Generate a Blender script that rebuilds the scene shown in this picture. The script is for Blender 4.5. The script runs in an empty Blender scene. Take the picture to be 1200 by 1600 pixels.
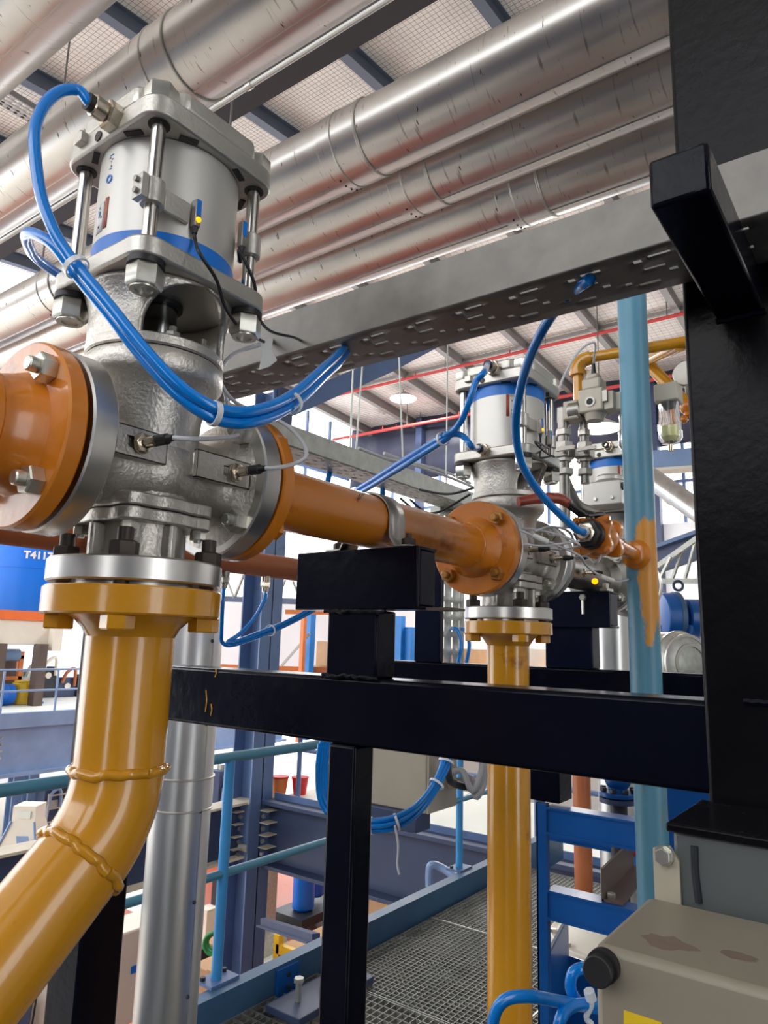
import bpy, math, random
import numpy as np
from mathutils import Vector, Matrix
random.seed(7)
SC = bpy.context.scene
COL = SC.collection
# ------------------------------------------------------------------ camera
F_PX = 1114.7
YAW, PIT, ROLL = (math.radians(v) for v in (36.516, 10.375, 1.578))
CAM = np.array([0.0, 0.0, 1.6])
_f = np.array([math.cos(PIT)*math.cos(YAW), math.cos(PIT)*math.sin(YAW), math.sin(PIT)])
_r = np.array([math.sin(YAW), -math.cos(YAW), 0.0]); _u = np.cross(_r, _f)
_r = _r*math.cos(ROLL) + _u*math.sin(ROLL); _u = np.cross(_r, _f)
cd = bpy.data.cameras.new('camera'); cam = bpy.data.objects.new('camera', cd); COL.objects.link(cam)
cd.sensor_fit = 'VERTICAL'; cd.sensor_height = 36.0; cd.sensor_width = 27.0
cd.lens = F_PX/1600*36.0; cd.clip_start = 0.02; cd.clip_end = 200
M = Matrix.Identity(4)
for i in range(3):
    M[i][0], M[i][1], M[i][2], M[i][3] = _r[i], _u[i], -_f[i], CAM[i]
cam.matrix_world = M
SC.camera = cam
# ------------------------------------------------------------------ world, exposure
SC.view_settings.view_transform = 'Standard'; SC.view_settings.look = 'None'
SC.view_settings.gamma = 1.0; SC.view_settings.use_curve_mapping = False
SC.view_settings.exposure = -0.05
w = bpy.data.worlds.new('sky'); SC.world = w; w.use_nodes = True
bg = w.node_tree.nodes['Background']; bg.inputs[0].default_value = (0.97, 0.985, 1.0, 1); bg.inputs[1].default_value = 4.0
SC.cycles.max_bounces = 8; SC.cycles.diffuse_bounces = 4; SC.cycles.glossy_bounces = 5
SC.cycles.transmission_bounces = 6; SC.cycles.sample_clamp_indirect = 6.0
SC.cycles.use_denoising = True


def lamp(name, loc, size, power, color=(1, 1, 1), direction=(0, 0, -1), shape='DISK', size_y=None):
    l = bpy.data.lights.new(name, 'AREA'); l.shape = shape; l.size = size; l.energy = power; l.color = color
    if size_y: l.size_y = size_y
    o = bpy.data.objects.new(name, l); COL.objects.link(o); o.location = loc
    o.rotation_euler = Vector(direction).to_track_quat('-Z', 'Y').to_euler()
    return o


# ------------------------------------------------------------------ helpers
def ray(x, y):
    return _f + _r*(x-600)/F_PX - _u*(y-800)/F_PX


def P(x, y, ax, val):            # point where the sight line of a photo pixel meets the plane ax = val
    d = ray(x, y); i = 'XYZ'.index(ax); t = (val-CAM[i])/d[i]
    return CAM + d*t


def D(x, y, depth):              # point at a real distance along the view direction
    return CAM + ray(x, y)*depth


def nrm(v):
    v = np.asarray(v, float); return v/np.linalg.norm(v)


def frame(d):
    d = nrm(d); a = np.array([0, 0, 1.0]) if abs(d[2]) < .9 else np.array([1.0, 0, 0])
    u = nrm(np.cross(a, d)); return u, np.cross(d, u), d


def smooth(pts, n=8):
    p = [np.asarray(q, float) for q in pts]
    if len(p) < 3: return p
    p = [2*p[0]-p[1]] + p + [2*p[-1]-p[-2]]
    out = []
    for i in range(1, len(p)-2):
        for k in range(n):
            t = k/n; a, b, c, d = p[i-1], p[i], p[i+1], p[i+2]
            out.append(.5*((2*b)+(-a+c)*t+(2*a-5*b+4*c-d)*t*t+(-a+3*b-3*c+d)*t**3))
    out.append(p[-2]); return out


class MB:
    def __init__(s): s.v = []; s.f = []

    def add(s, v, f):
        b = len(s.v); s.v += [tuple(map(float, q)) for q in v]; s.f += [tuple(b+i for i in q) for q in f]; return s

    def bx(s, x0, x1, y0, y1, z0, z1):
        v = [(x, y, z) for x in (x0, x1) for y in (y0, y1) for z in (z0, z1)]
        return s.add(v, [(0, 1, 3, 2), (4, 6, 7, 5), (0, 4, 5, 1), (2, 3, 7, 6), (0, 2, 6, 4), (1, 5, 7, 3)])

    def bar(s, p0, p1, w, h, up=(0, 0, 1)):
        p0 = np.asarray(p0, float); p1 = np.asarray(p1, float); d = nrm(p1-p0)
        a = np.asarray(up, float)
        if abs(a@d) > .98: a = np.array([1.0, 0, 0])
        sd = nrm(np.cross(a, d)); uu = np.cross(d, sd)
        v = [p+sd*i*w/2+uu*j*h/2 for p in (p0, p1) for i in (-1, 1) for j in (-1, 1)]
        return s.add(v, [(0, 1, 3, 2), (4, 6, 7, 5), (0, 4, 5, 1), (2, 3, 7, 6), (0, 2, 6, 4), (1, 5, 7, 3)])

    def lathe(s, prof, o=(0, 0, 0), d=(0, 0, 1), n=32, a0=0.0, a1=None):
        u, w_, d = frame(d); o = np.asarray(o, float); full = a1 is None
        m = n if full else n+1; k = len(prof); v = []
        for i in range(m):
            t = a0 + (2*math.pi*i/n if full else (a1-a0)*i/n)
            e = u*math.cos(t)+w_*math.sin(t)
            v += [o+e*r+d*z for r, z in prof]
        f = []
        for i in range(n):
            j = (i+1) % m
            for q in range(k-1): f.append((i*k+q, j*k+q, j*k+q+1, i*k+q+1))
        b = len(s.v); s.add(v, f)
        if full:
            if prof[0][0] > 1e-6: s.f.append(tuple(b+i*k for i in reversed(range(n))))
            if prof[-1][0] > 1e-6: s.f.append(tuple(b+i*k+k-1 for i in range(n)))
        return s

    def cyl(s, p0, p1, r0, r1=None, n=24, c=0.0):
        p0 = np.asarray(p0, float); p1 = np.asarray(p1, float); L = np.linalg.norm(p1-p0); r1 = r0 if r1 is None else r1
        pr = [(r0, 0), (r1, L)] if not c else [(r0-c, 0), (r0, c), (r1, L-c), (r1-c, L)]
        return s.lathe(pr, p0, p1-p0, n)

    def ring(s, p0, p1, ro, ri, n=40, c=0.0):
        p0 = np.asarray(p0, float); p1 = np.asarray(p1, float); L = np.linalg.norm(p1-p0)
        u, w_, d = frame(p1-p0); k = 6; v = []
        pr = [(ri, 0), (ro-c, 0), (ro, c), (ro, L-c), (ro-c, L), (ri, L)]
        for i in range(n):
            t = 2*math.pi*i/n; e = u*math.cos(t)+w_*math.sin(t); v += [p0+e*r+d*z for r, z in pr]
        f = []
        for i in range(n):
            j = (i+1) % n
            for q in range(k): f.append((i*k+q, j*k+q, j*k+(q+1) % k, i*k+(q+1) % k))
        return s.add(v, f)

    def hexa(s, p0, p1, af, ph=0.0, c=.0):
        p0 = np.asarray(p0, float); p1 = np.asarray(p1, float)
        u, w_, d = frame(p1-p0); L = np.linalg.norm(p1-p0); R = af/math.sqrt(3); v = []
        lv = [(R*.94, 0), (R, L*.08), (R, L*.9), (R*.9, L)]
        for r, z in lv:
            for i in range(6):
                t = ph+math.pi*i/3; v.append(p0+u*math.cos(t)*r+w_*math.sin(t)*r+d*z)
        f = [tuple(reversed(range(6))), tuple(range(18, 24))]
        for q in range(3):
            for i in range(6):
                j = (i+1) % 6; f.append((q*6+i, q*6+j, q*6+6+j, q*6+6+i))
        return s.add(v, f)

    def tube(s, pts, r, n=10, sub=8, sm=True):
        p = smooth(pts, sub) if sm else [np.asarray(q, float) for q in pts]
        T = [nrm(p[min(i+1, len(p)-1)]-p[max(i-1, 0)]) for i in range(len(p))]
        u, _, _ = frame(T[0]); v = []
        for i, q in enumerate(p):
            u = nrm(u-T[i]*(u@T[i])); w_ = np.cross(T[i], u)
            rr = r(i/(len(p)-1)) if callable(r) else r
            v += [q+(u*math.cos(2*math.pi*k/n)+w_*math.sin(2*math.pi*k/n))*rr for k in range(n)]
        f = [tuple(reversed(range(n))), tuple((len(p)-1)*n+k for k in range(n))]
        for i in range(len(p)-1):
            for k in range(n):
                j = (k+1) % n; f.append((i*n+k, i*n+j, i*n+n+j, i*n+n+k))
        return s.add(v, f)

    def prism(s, poly, p0, d):      # poly: 3-D points (planar), extruded by vector d
        n = len(poly); a = [np.asarray(q, float)+np.asarray(p0, float) for q in poly]; b = [q+np.asarray(d, float) for q in a]
        f = [tuple(reversed(range(n))), tuple(range(n, 2*n))] + [(i, (i+1) % n, n+(i+1) % n, n+i) for i in range(n)]
        return s.add(a+b, f)

    def rsq(s, cx, cy, hx, hy, r, z0, z1, n=6):   # rounded rectangle plate in xy
        poly = []
        for sx, sy, a in ((1, 1, 0), (-1, 1, 90), (-1, -1, 180), (1, -1, 270)):
            for k in range(n+1):
                t = math.radians(a+90*k/n); poly.append((cx+sx*(hx-r)+r*math.cos(t), cy+sy*(hy-r)+r*math.sin(t), 0))
        return s.prism(poly, (0, 0, z0), (0, 0, z1-z0))

    def sph(s, c, r, n=20, m=12, sc=(1, 1, 1)):
        c = np.asarray(c, float); v = []; f = []
        for i in range(m+1):
            a = math.pi*i/m
            for k in range(n):
                t = 2*math.pi*k/n; v.append(c+np.array([math.sin(a)*math.cos(t)*sc[0], math.sin(a)*math.sin(t)*sc[1], -math.cos(a)*sc[2]])*r)
        for i in range(m):
            for k in range(n):
                j = (k+1) % n; f.append((i*n+k, i*n+j, i*n+n+j, i*n+n+k))
        return s.add(v, f)

    def holed(s, us, vs, holes, fn):   # grid of cells; cells (i, j) in holes are left out; fn(u, v) -> point
        nu, nv = len(us), len(vs)
        v = [fn(a, b) for a in us for b in vs]
        f = [(i*nv+j, (i+1)*nv+j, (i+1)*nv+j+1, i*nv+j+1) for i in range(nu-1) for j in range(nv-1) if (i, j) not in holes]
        return s.add(v, f)


ORG = {}


def link(o, parent=None):
    COL.objects.link(o)
    if parent is not None: o.parent = parent


def thing(name, label, cat, loc, group=None):
    o = bpy.data.objects.new(name, None); COL.objects.link(o); o.empty_display_size = .1
    o.location = tuple(map(float, loc)); ORG[o.name] = np.asarray(loc, float)
    o['label'] = label; o['category'] = cat
    if group: o['group'] = group
    return o


def struct(name, loc=(0, 0, 0)):
    o = bpy.data.objects.new(name, None); COL.objects.link(o); o.location = loc; ORG[o.name] = np.asarray(loc, float); o['kind'] = 'structure'
    return o


def obj(name, mb, mat, parent=None, bev=0, ang=35, kind=None, solid=0, label=None, cat=None, group=None, seg=2):
    if parent is not None: org = ORG[parent.name]
    else:
        a = np.array(mb.v); org = np.array([(a[:, 0].min()+a[:, 0].max())/2, (a[:, 1].min()+a[:, 1].max())/2, a[:, 2].min()])
    me = bpy.data.meshes.new(name)
    me.from_pydata([(x-org[0], y-org[1], z-org[2]) for x, y, z in mb.v], [], mb.f)
    me.validate(); me.update()
    me.materials.append(mat)
    me.polygons.foreach_set('use_smooth', [True]*len(me.polygons))
    me.set_sharp_from_angle(angle=math.radians(ang))
    o = bpy.data.objects.new(name, me); link(o, parent)
    if parent is None: o.location = tuple(org)
    ORG[o.name] = org
    if solid:
        m = o.modifiers.new('s', 'SOLIDIFY'); m.thickness = solid; m.offset = 0
    if bev:
        m = o.modifiers.new('b', 'BEVEL'); m.width = bev; m.segments = seg; m.limit_method = 'ANGLE'; m.angle_limit = math.radians(35)
    if kind: o['kind'] = kind
    if label: o['label'] = label
    if cat: o['category'] = cat
    if group: o['group'] = group
    return o


_SH = {}


def inst(name, key, build, mat, parent, loc, d=(0, 0, 1), spin=0.0, ang=35):
    """a small repeated part: mesh built once along +Z at the origin, placed and turned; loc in world"""
    k = (key, mat.name)
    if k not in _SH:
        mb = build(MB()); me = bpy.data.meshes.new(name); me.from_pydata(mb.v, [], mb.f); me.update(); me.materials.append(mat)
        me.polygons.foreach_set('use_smooth', [True]*len(me.polygons)); me.set_sharp_from_angle(angle=math.radians(ang)); _SH[k] = me
    o = bpy.data.objects.new(name, _SH[k]); link(o, parent)
    org = ORG[parent.name]
    u, w_, dd = frame(d); c, s_ = math.cos(spin), math.sin(spin)
    a = u*c+w_*s_; b = np.cross(dd, a)
    m = Matrix.Identity(4)
    for i in range(3): m[i][0], m[i][1], m[i][2], m[i][3] = a[i], b[i], dd[i], float(loc[i]-org[i])
    o.matrix_local = m
    ORG[o.name] = np.asarray(loc, float)
    return o


# ------------------------------------------------------------------ materials
def lin(*c):
    o = []
    for x in c:
        x /= 255; o.append(x/12.92 if x <= .04045 else ((x+.055)/1.055)**2.4)
    return tuple(o)


def mat(name, col, rough=.5, metal=0.0, var=.12, vscale=6.0, bump=.0, bscale=60.0, dirt=None, dirt_amt=.0, dscale=4.0, rvar=.1, coat=0.0, emit=0.0, stretch=None, spec=None):
    m = bpy.data.materials.new(name); m.use_nodes = True
    nt = m.node_tree; N = nt.nodes; Lk = nt.links; b = N['Principled BSDF']
    tc = N.new('ShaderNodeTexCoord'); mp = N.new('ShaderNodeMapping'); Lk.new(tc.outputs['Object'], mp.inputs[0])
    if stretch: mp.inputs['Scale'].default_value = stretch
    nz = N.new('ShaderNodeTexNoise'); nz.inputs['Scale'].default_value = vscale; nz.inputs['Detail'].default_value = 6; Lk.new(mp.outputs[0], nz.inputs['Vector'])
    hv = N.new('ShaderNodeMapRange'); hv.inputs['From Min'].default_value = .3; hv.inputs['From Max'].default_value = .7
    hv.inputs['To Min'].default_value = 1-var; hv.inputs['To Max'].default_value = 1+var*.6; Lk.new(nz.outputs[0], hv.inputs[0])
    mx = N.new('ShaderNodeVectorMath'); mx.operation = 'SCALE'; mx.inputs[0].default_value = col; Lk.new(hv.outputs[0], mx.inputs['Scale'])
    out = mx.outputs[0]
    if dirt is not None:
        n2 = N.new('ShaderNodeTexNoise'); n2.inputs['Scale'].default_value = dscale; n2.inputs['Detail'].default_value = 8; n2.inputs['Roughness'].default_value = .65
        Lk.new(mp.outputs[0], n2.inputs['Vector'])
        r2 = N.new('ShaderNodeMapRange'); r2.inputs['From Min'].default_value = .62-dirt_amt*.4; r2.inputs['From Max'].default_value = .70-dirt_amt*.3; Lk.new(n2.outputs[0], r2.inputs[0])
        mm = N.new('ShaderNodeMix'); mm.data_type = 'RGBA'; Lk.new(r2.outputs[0], mm.inputs[0]); Lk.new(out, mm.inputs[6]); mm.inputs[7].default_value = (*dirt, 1)
        out = mm.outputs[2]
    Lk.new(out, b.inputs['Base Color'])
    rr = N.new('ShaderNodeMapRange'); rr.inputs['To Min'].default_value = max(.02, rough-rvar); rr.inputs['To Max'].default_value = min(1, rough+rvar); Lk.new(nz.outputs[0], rr.inputs[0]); Lk.new(rr.outputs[0], b.inputs['Roughness'])
    b.inputs['Metallic'].default_value = metal
    b.inputs['Coat Weight'].default_value = coat; b.inputs['Coat Roughness'].default_value = .08
    if spec is not None: b.inputs['Specular IOR Level'].default_value = spec
    if bump:
        n3 = N.new('ShaderNodeTexNoise'); n3.inputs['Scale'].default_value = bscale; n3.inputs['Detail'].default_value = 4; Lk.new(tc.outputs['Object'], n3.inputs['Vector'])
        bp = N.new('ShaderNodeBump'); bp.inputs['Strength'].default_value = bump; bp.inputs['Distance'].default_value = .003; Lk.new(n3.outputs[0], bp.inputs['Height']); Lk.new(bp.outputs[0], b.inputs['Normal'])
    if emit:
        b.inputs['Emission Color'].default_value = (*col, 1); b.inputs['Emission Strength'].default_value = emit
    return m


def cladding(name):   # thin aluminium pipe jacket: dull shine, hoop streaks and dark specks
    m = mat(name, (.62, .60, .575), .31, 1.0, var=.10, vscale=3, bump=.12, bscale=9, rvar=.08)
    nt = m.node_tree; N = nt.nodes; Lk = nt.links; b = N['Principled BSDF']
    src = b.inputs['Base Color'].links[0].from_socket
    tc = N.new('ShaderNodeTexCoord')
    def streak(scale, nscale, lo, hi, col, src):
        mp = N.new('ShaderNodeMapping'); mp.inputs['Scale'].default_value = scale; Lk.new(tc.outputs['Object'], mp.inputs[0])
        n = N.new('ShaderNodeTexNoise'); n.inputs['Scale'].default_value = nscale; n.inputs['Detail'].default_value = 3; Lk.new(mp.outputs[0], n.inputs['Vector'])
        r = N.new('ShaderNodeMapRange'); r.inputs['From Min'].default_value = lo; r.inputs['From Max'].default_value = hi; Lk.new(n.outputs[0], r.inputs[0])
        x = N.new('ShaderNodeMix'); x.data_type = 'RGBA'; Lk.new(r.outputs[0], x.inputs[0]); Lk.new(src, x.inputs[6]); x.inputs[7].default_value = (*col, 1)
        return x.outputs[2]
    src = streak((3, 26, 3), 2.4, .64, .72, (.33, .30, .28), src)
    src = streak((10, 30, 10), 2.2, .685, .72, (.15, .12, .11), src)
    Lk.new(src, b.inputs['Base Color'])
    return m


def glass(name, col=(.95, .97, .95), rough=.02):
    m = bpy.data.materials.new(name); m.use_nodes = True; b = m.node_tree.nodes['Principled BSDF']
    b.inputs['Base Color'].default_value = (*col, 1); b.inputs['Transmission Weight'].default_value = .9; b.inputs['Roughness'].default_value = rough; b.inputs['IOR'].default_value = 1.3
    return m


STEEL = mat('cast_steel', (.55, .52, .47), .42, .88, var=.22, vscale=14, bump=.35, bscale=220, dirt=(.20, .18, .15), dirt_amt=.05, dscale=7)
STEELM = mat('machined_steel', (.66, .64, .61), .33, 1.0, var=.10, vscale=20, stretch=(1, 1, 1))
STEELD = mat('dull_steel', (.36, .34, .31), .42, 1.0, var=.2, vscale=18, bump=.2, bscale=180)
ALU = mat('aluminium', (.54, .52, .475), .42, .85, var=.14, vscale=12, bump=.2, bscale=160)
CYL = mat('anodised_cylinder', (.60, .58, .54), .40, .5, var=.10, vscale=5, dirt=(.42, .40, .36), dirt_amt=.10, dscale=4)
ZINC = mat('zinc_bolt', (.66, .65, .58), .32, .9, var=.15, vscale=40)
RUSTB = mat('blackened_bolt', (.055, .042, .034), .5, .5, var=.3, vscale=60)
BLACKR = mat('black_rubber', (.012, .012, .013), .45, 0)
ROD = mat('tie_rod_steel', (.58, .55, .51), .22, 1.0, var=.08)
CHROME = mat('piston_rod', (.22, .22, .22), .16, 1.0, var=.05)
BRASS = mat('nickel_brass', (.62, .55, .44), .22, 1.0, var=.1)
ORANGE = mat('orange_gloss_paint', lin(202, 120, 30), .26, 0, var=.10, vscale=5, bump=.14, bscale=70, dirt=lin(140, 75, 25), dirt_amt=.02, dscale=9, coat=.4)
YELLOW = mat('ochre_gloss_paint', lin(204, 142, 28), .22, 0, var=.08, vscale=4, bump=.22, bscale=48, coat=.5, dirt=lin(160, 100, 20), dirt_amt=.0, dscale=10)
BLACK = mat('black_gloss_paint', lin(11, 13, 25), .20, 0, spec=.12, var=.25, vscale=5, bump=.25, bscale=40, dirt=lin(22, 22, 28), dirt_amt=.06, dscale=6)
BLACKC = mat('black_column_paint', lin(13, 13, 17), .26, 0, spec=.12, var=.25, vscale=6, bump=.2, bscale=60, dirt=lin(70, 55, 40), dirt_amt=-.06, dscale=5)
NAVY = mat('navy_gloss_paint', lin(9, 15, 36), .22, 0, spec=.18, var=.2, vscale=5, bump=.2, bscale=50)
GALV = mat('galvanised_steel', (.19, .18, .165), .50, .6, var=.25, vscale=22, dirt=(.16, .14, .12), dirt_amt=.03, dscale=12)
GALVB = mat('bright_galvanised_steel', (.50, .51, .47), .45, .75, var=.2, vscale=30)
CLAD = cladding('aluminium_jacket')
CLADV = mat('smooth_aluminium_jacket', (.64, .64, .63), .36, 1.0, var=.12, vscale=3, stretch=(8, 8, .6), bump=.1, bscale=8)
TUBE = mat('blue_air_tube', lin(0, 128, 222), .18, 0, var=.04, coat=.3)
BANDB = mat('blue_band', lin(16, 118, 215), .35, 0, var=.05)
REDP = mat('red_print', lin(170, 80, 60), .5, 0, var=.1)
WHITEP = mat('white_plastic', (.75, .74, .70), .45, 0, var=.05)
CLEARP = mat('clear_nylon', (.72, .76, .80), .3, 0, var=.05)
BOXB = mat('shaded_box_enamel', lin(140, 132, 116), .45, 0, var=.12, vscale=5, dirt=lin(118, 104, 92), dirt_amt=.03, dscale=6)  # beige darkened to put the viewer's shade into the box colour
BEIGE = mat('beige_enamel', lin(176, 168, 150), .45, 0, var=.1, vscale=5, dirt=lin(120, 112, 98), dirt_amt=.02, dscale=5)
BEIGEP = mat('warm_grey_plastic', lin(190, 182, 166), .45, 0, var=.06)
GREYC = mat('grey_cable', (.52, .53, .55), .4, 0, var=.05)
BLUEP = mat('blue_gloss_paint', lin(8, 84, 160), .32, 0, var=.14, vscale=6, bump=.1, bscale=40)
TEALR = mat('teal_rail_paint', lin(72, 132, 158), .35, 0, var=.12, vscale=6)
POSTB = mat('bright_blue_paint', lin(58, 140, 200), .35, 0, var=.1)
KERB = mat('kerb_blue_paint', lin(56, 92, 126), .42, 0, var=.18, vscale=7)
SLATE = mat('slate_blue_steel', lin(88, 112, 154), .42, 0, var=.14, vscale=3, dirt=lin(70, 78, 100), dirt_amt=.05, dscale=2)
SLATEL = mat('pale_blue_steel', lin(132, 158, 196), .42, 0, var=.12, vscale=2)
SLATED = mat('dark_slate_steel', lin(56, 70, 102), .45, 0, var=.15, vscale=3)
CREAM = mat('dusty_flange_top', lin(214, 204, 184), .6, 0, var=.12, vscale=5)
CONC = mat('grey_concrete', lin(222, 214, 202), .6, 0, var=.12, vscale=.6)
WALLG = mat('light_wall_sheet', lin(190, 190, 188), .6, 0, var=.04, vscale=1)
DECKW = mat('pale_floor_paint', lin(222, 226, 216), .45, 0, var=.06, vscale=1.5)
REDFL = mat('red_floor_paint', lin(178, 84, 52), .45, 0, var=.12, vscale=.8, dirt=lin(150, 70, 50), dirt_amt=.02, dscale=1.5)
GRATM = mat('grating_steel', (.30, .31, .29), .5, .7, var=.2, vscale=8)
FOIL = mat('roof_foil', (.95, .90, .83), .5, .0, var=.14, vscale=1.3, bump=.6, bscale=5, dirt=(.55, .48, .40), dirt_amt=.0, dscale=.8)
WIRE = mat('mesh_wire', (.16, .15, .14), .5, .6)
GIRD = mat('dark_girder', lin(78, 76, 80), .5, .1, var=.1, vscale=2)
PURLIN = mat('grey_purlin', lin(86, 94, 108), .5, .1, var=.12, vscale=2)
PURLINL = mat('light_grey_purlin', lin(146, 142, 138), .5, .1, var=.1, vscale=2)
REDPIPE = mat('red_sprinkler_paint', lin(196, 62, 58), .4, 0, var=.08)
CLADWALL = mat('dark_wall_sheet', lin(58, 62, 82), .55, 0, var=.06, vscale=1)
WALLW = mat('white_wall_sheet', lin(238, 240, 244), .6, 0, var=.03, vscale=1)
TANKB = mat('tank_blue', lin(8, 112, 222), .3, 0, var=.08, vscale=.5)
ORBAND = mat('orange_band', lin(232, 110, 40), .45, 0, var=.05)
OFFW = mat('off_white_paint', lin(232, 224, 208), .5, 0, var=.06, vscale=2)
RUSTO = mat('rust_orange_paint', lin(176, 100, 58), .45, 0, var=.15, vscale=4)
BROWN = mat('brown_steel', lin(92, 76, 68), .5, 0, var=.2, vscale=3)
DARKM = mat('dark_machine', lin(50, 52, 58), .5, .2, var=.3, vscale=3)
YDRUM = mat('yellow_drum', lin(220, 180, 40), .4, 0)
CARD = mat('cardboard', lin(196, 160, 124), .75, 0, var=.12, vscale=4)
PALLETO = mat('rack_orange', lin(226, 128, 62), .45, 0)
RACKB = mat('rack_blue', lin(30, 130, 215), .4, 0)
REDB = mat('red_plastic', lin(220, 40, 44), .35, 0)
GREENH = mat('green_hose', lin(40, 150, 90), .4, 0)
GREYT = mat('grey_trunk_paint', lin(84, 90, 90), .5, 0, var=.14, vscale=5)
LABELY = mat('yellow_sticker', lin(226, 190, 30), .45, 0)
INK = mat('ink', (.01, .012, .02), .6, 0)
LED = mat('amber_led', (1.0, .40, .0), .3, 0, var=0, emit=1.8)
LAMPM = mat('lamp_lens', (1.0, .97, .92), .3, 0, emit=9.0)
GLASSC = glass('clear_bowl')
OIL = mat('pale_oil', lin(225, 222, 150), .2, 0)
REDRUBBER = mat('red_lever_grip', lin(150, 62, 40), .4, 0, var=.2, vscale=20)


def teal_pipe_mat():
    m = mat('worn_teal_paint', lin(84, 138, 162), .40, 0, var=.25, vscale=9, dirt=lin(112, 124, 108), dirt_amt=.14, dscale=8, bump=.2, bscale=60, stretch=(1, 1, .35))
    nt = m.node_tree; N = nt.nodes; Lk = nt.links; b = N['Principled BSDF']; src = b.inputs['Base Color'].links[0].from_socket
    tc = N.new('ShaderNodeTexCoord'); sp = N.new('ShaderNodeSeparateXYZ'); Lk.new(tc.outputs['Object'], sp.inputs[0])
    # ochre overspray around the branch: strongest at the branch height, dripping down
    n = N.new('ShaderNodeTexNoise'); n.inputs['Scale'].default_value = 26; n.inputs['Detail'].default_value = 9; n.inputs['Roughness'].default_value = .7
    mp = N.new('ShaderNodeMapping'); mp.inputs['Scale'].default_value = (1, 1, .35); Lk.new(tc.outputs['Object'], mp.inputs[0]); Lk.new(mp.outputs[0], n.inputs['Vector'])
    r = N.new('ShaderNodeValToRGB'); e = r.color_ramp.elements
    zr = N.new('ShaderNodeMapRange'); zr.inputs['From Min'].default_value = 1.58; zr.inputs['From Max'].default_value = 1.95; Lk.new(sp.outputs[2], zr.inputs[0]); Lk.new(zr.outputs[0], r.inputs[0])
    e[0].position = 0; e[0].color = (0, 0, 0, 1); e[1].position = 1; e[1].color = (0, 0, 0, 1)
    for p, c in ((.08, .36), (.40, .50), (.62, .62), (.85, .56), (.95, .25)):
        q = e.new(p); q.color = (c, c, c, 1)
    yr = N.new('ShaderNodeMapRange'); yr.inputs['From Min'].default_value = -.02; yr.inputs['From Max'].default_value = .03; yr.inputs['To Min'].default_value = .14; yr.inputs['To Max'].default_value = -.22; Lk.new(sp.outputs[1], yr.inputs[0])
    a = N.new('ShaderNodeMath'); a.operation = 'ADD'; Lk.new(r.outputs[0], a.inputs[0]); Lk.new(n.outputs[0], a.inputs[1])
    a2 = N.new('ShaderNodeMath'); a2.operation = 'ADD'; Lk.new(a.outputs[0], a2.inputs[0]); Lk.new(yr.outputs[0], a2.inputs[1])
    k = N.new('ShaderNodeMapRange'); k.inputs['From Min'].default_value = 1.0; k.inputs['From Max'].default_value = 1.08; Lk.new(a2.outputs[0], k.inputs[0])
    x = N.new('ShaderNodeMix'); x.data_type = 'RGBA'; Lk.new(k.outputs[0], x.inputs[0]); Lk.new(src, x.inputs[6]); x.inputs[7].default_value = (*lin(206, 142, 52), 1)
    Lk.new(x.outputs[2], b.inputs['Base Color'])
    return m


TEAL = teal_pipe_mat()
# ------------------------------------------------------------------ lamps the hall has (their own light)
def high_bay(loc, label, r=.44, power=400):
    t = thing('high_bay_lamp', label, 'lamp', loc, 'high bay lamps under the roof')
    x, y, z = loc
    obj('lamp_housing', MB().lathe([(.06, .20), (.10, .19), (.20, .14), (r, .0), (r+.01, -.02), (r-.01, -.02)], loc, n=28), ALU, t)
    obj('lens', MB().lathe([(0, -.034), (r-.03, -.034), (r-.02, -.021), (0, -.021)], loc, n=28), LAMPM, t)
    obj('hanger', MB().cyl((x, y, z+.19), (x, y, roof_z(x)), .012, n=8), WIRE, t)
    lamp('high_bay_light', (x, y, z-.045), r*1.8, power, (1, .96, .90))
    return t


def roof_z(x): return 10.1-.105*(8-x) if x < 8 else 10.1-.061*(x-8)


# ------------------------------------------------------------------ hall shell
RY0, RY1 = -8.0, 16.4
ce = struct('ceiling')
for x0, x1 in ((-6.2, 8.0), (8.0, 20.2)):
    z0, z1 = roof_z(x0), roof_z(x1)
    us = np.linspace(x0, x1, 2); pl = MB()
    pl.prism([(x0, RY0, z0+.02), (x1, RY0, z1+.02), (x1, RY0, z1+.12), (x0, RY0, z0+.12)], (0, 0, 0), (0, RY1-RY0, 0))
    obj('roof_sheet', pl, FOIL, ce)
wm = MB()
x = -1.0
while x < 20:
    z = roof_z(x)-.01
    wm.bx(x-.0016, x+.0016, 0, RY1, z-.0016, z+.0016); x += .075 if x < 8 else .15
y = 0.0
while y < RY1:
    for x0, x1, k in ((-1, 8, 1), (8, 20, 2)):
        if k == 1 or int(round(y/.075)) % 2 == 0:
            wm.bar((x0, y, roof_z(x0)-.012), (x1, y, roof_z(x1)-.012), .0032, .0032)
    y += .075
obj('wire_mesh', wm, WIRE, ce, kind='stuff')
for k in range(-7, 6):
    y = 5.75+1.95*k
    for x0, x1, m in ((-9, 8, PURLIN), (8, 20, PURLINL)):
        a = np.array([x0, y, roof_z(x0)-.17]); b = np.array([x1, y, roof_z(x1)-.17])
        mb = MB().bar(a, b, .012, .26)
        for s_ in (-.13, .13): mb.bar(a+(0, 0, s_), b+(0, 0, s_), .15, .014)
        obj('rafter', mb, m, ce)
for x in (2.0, 5.0, 8.0, 12.6, 16.6):
    obj('purlin', MB().bar((x, RY0, roof_z(x)-.07), (x, RY1, roof_z(x)-.07), .07, .10), PURLINL if x > 8 else PURLIN, ce)
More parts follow.
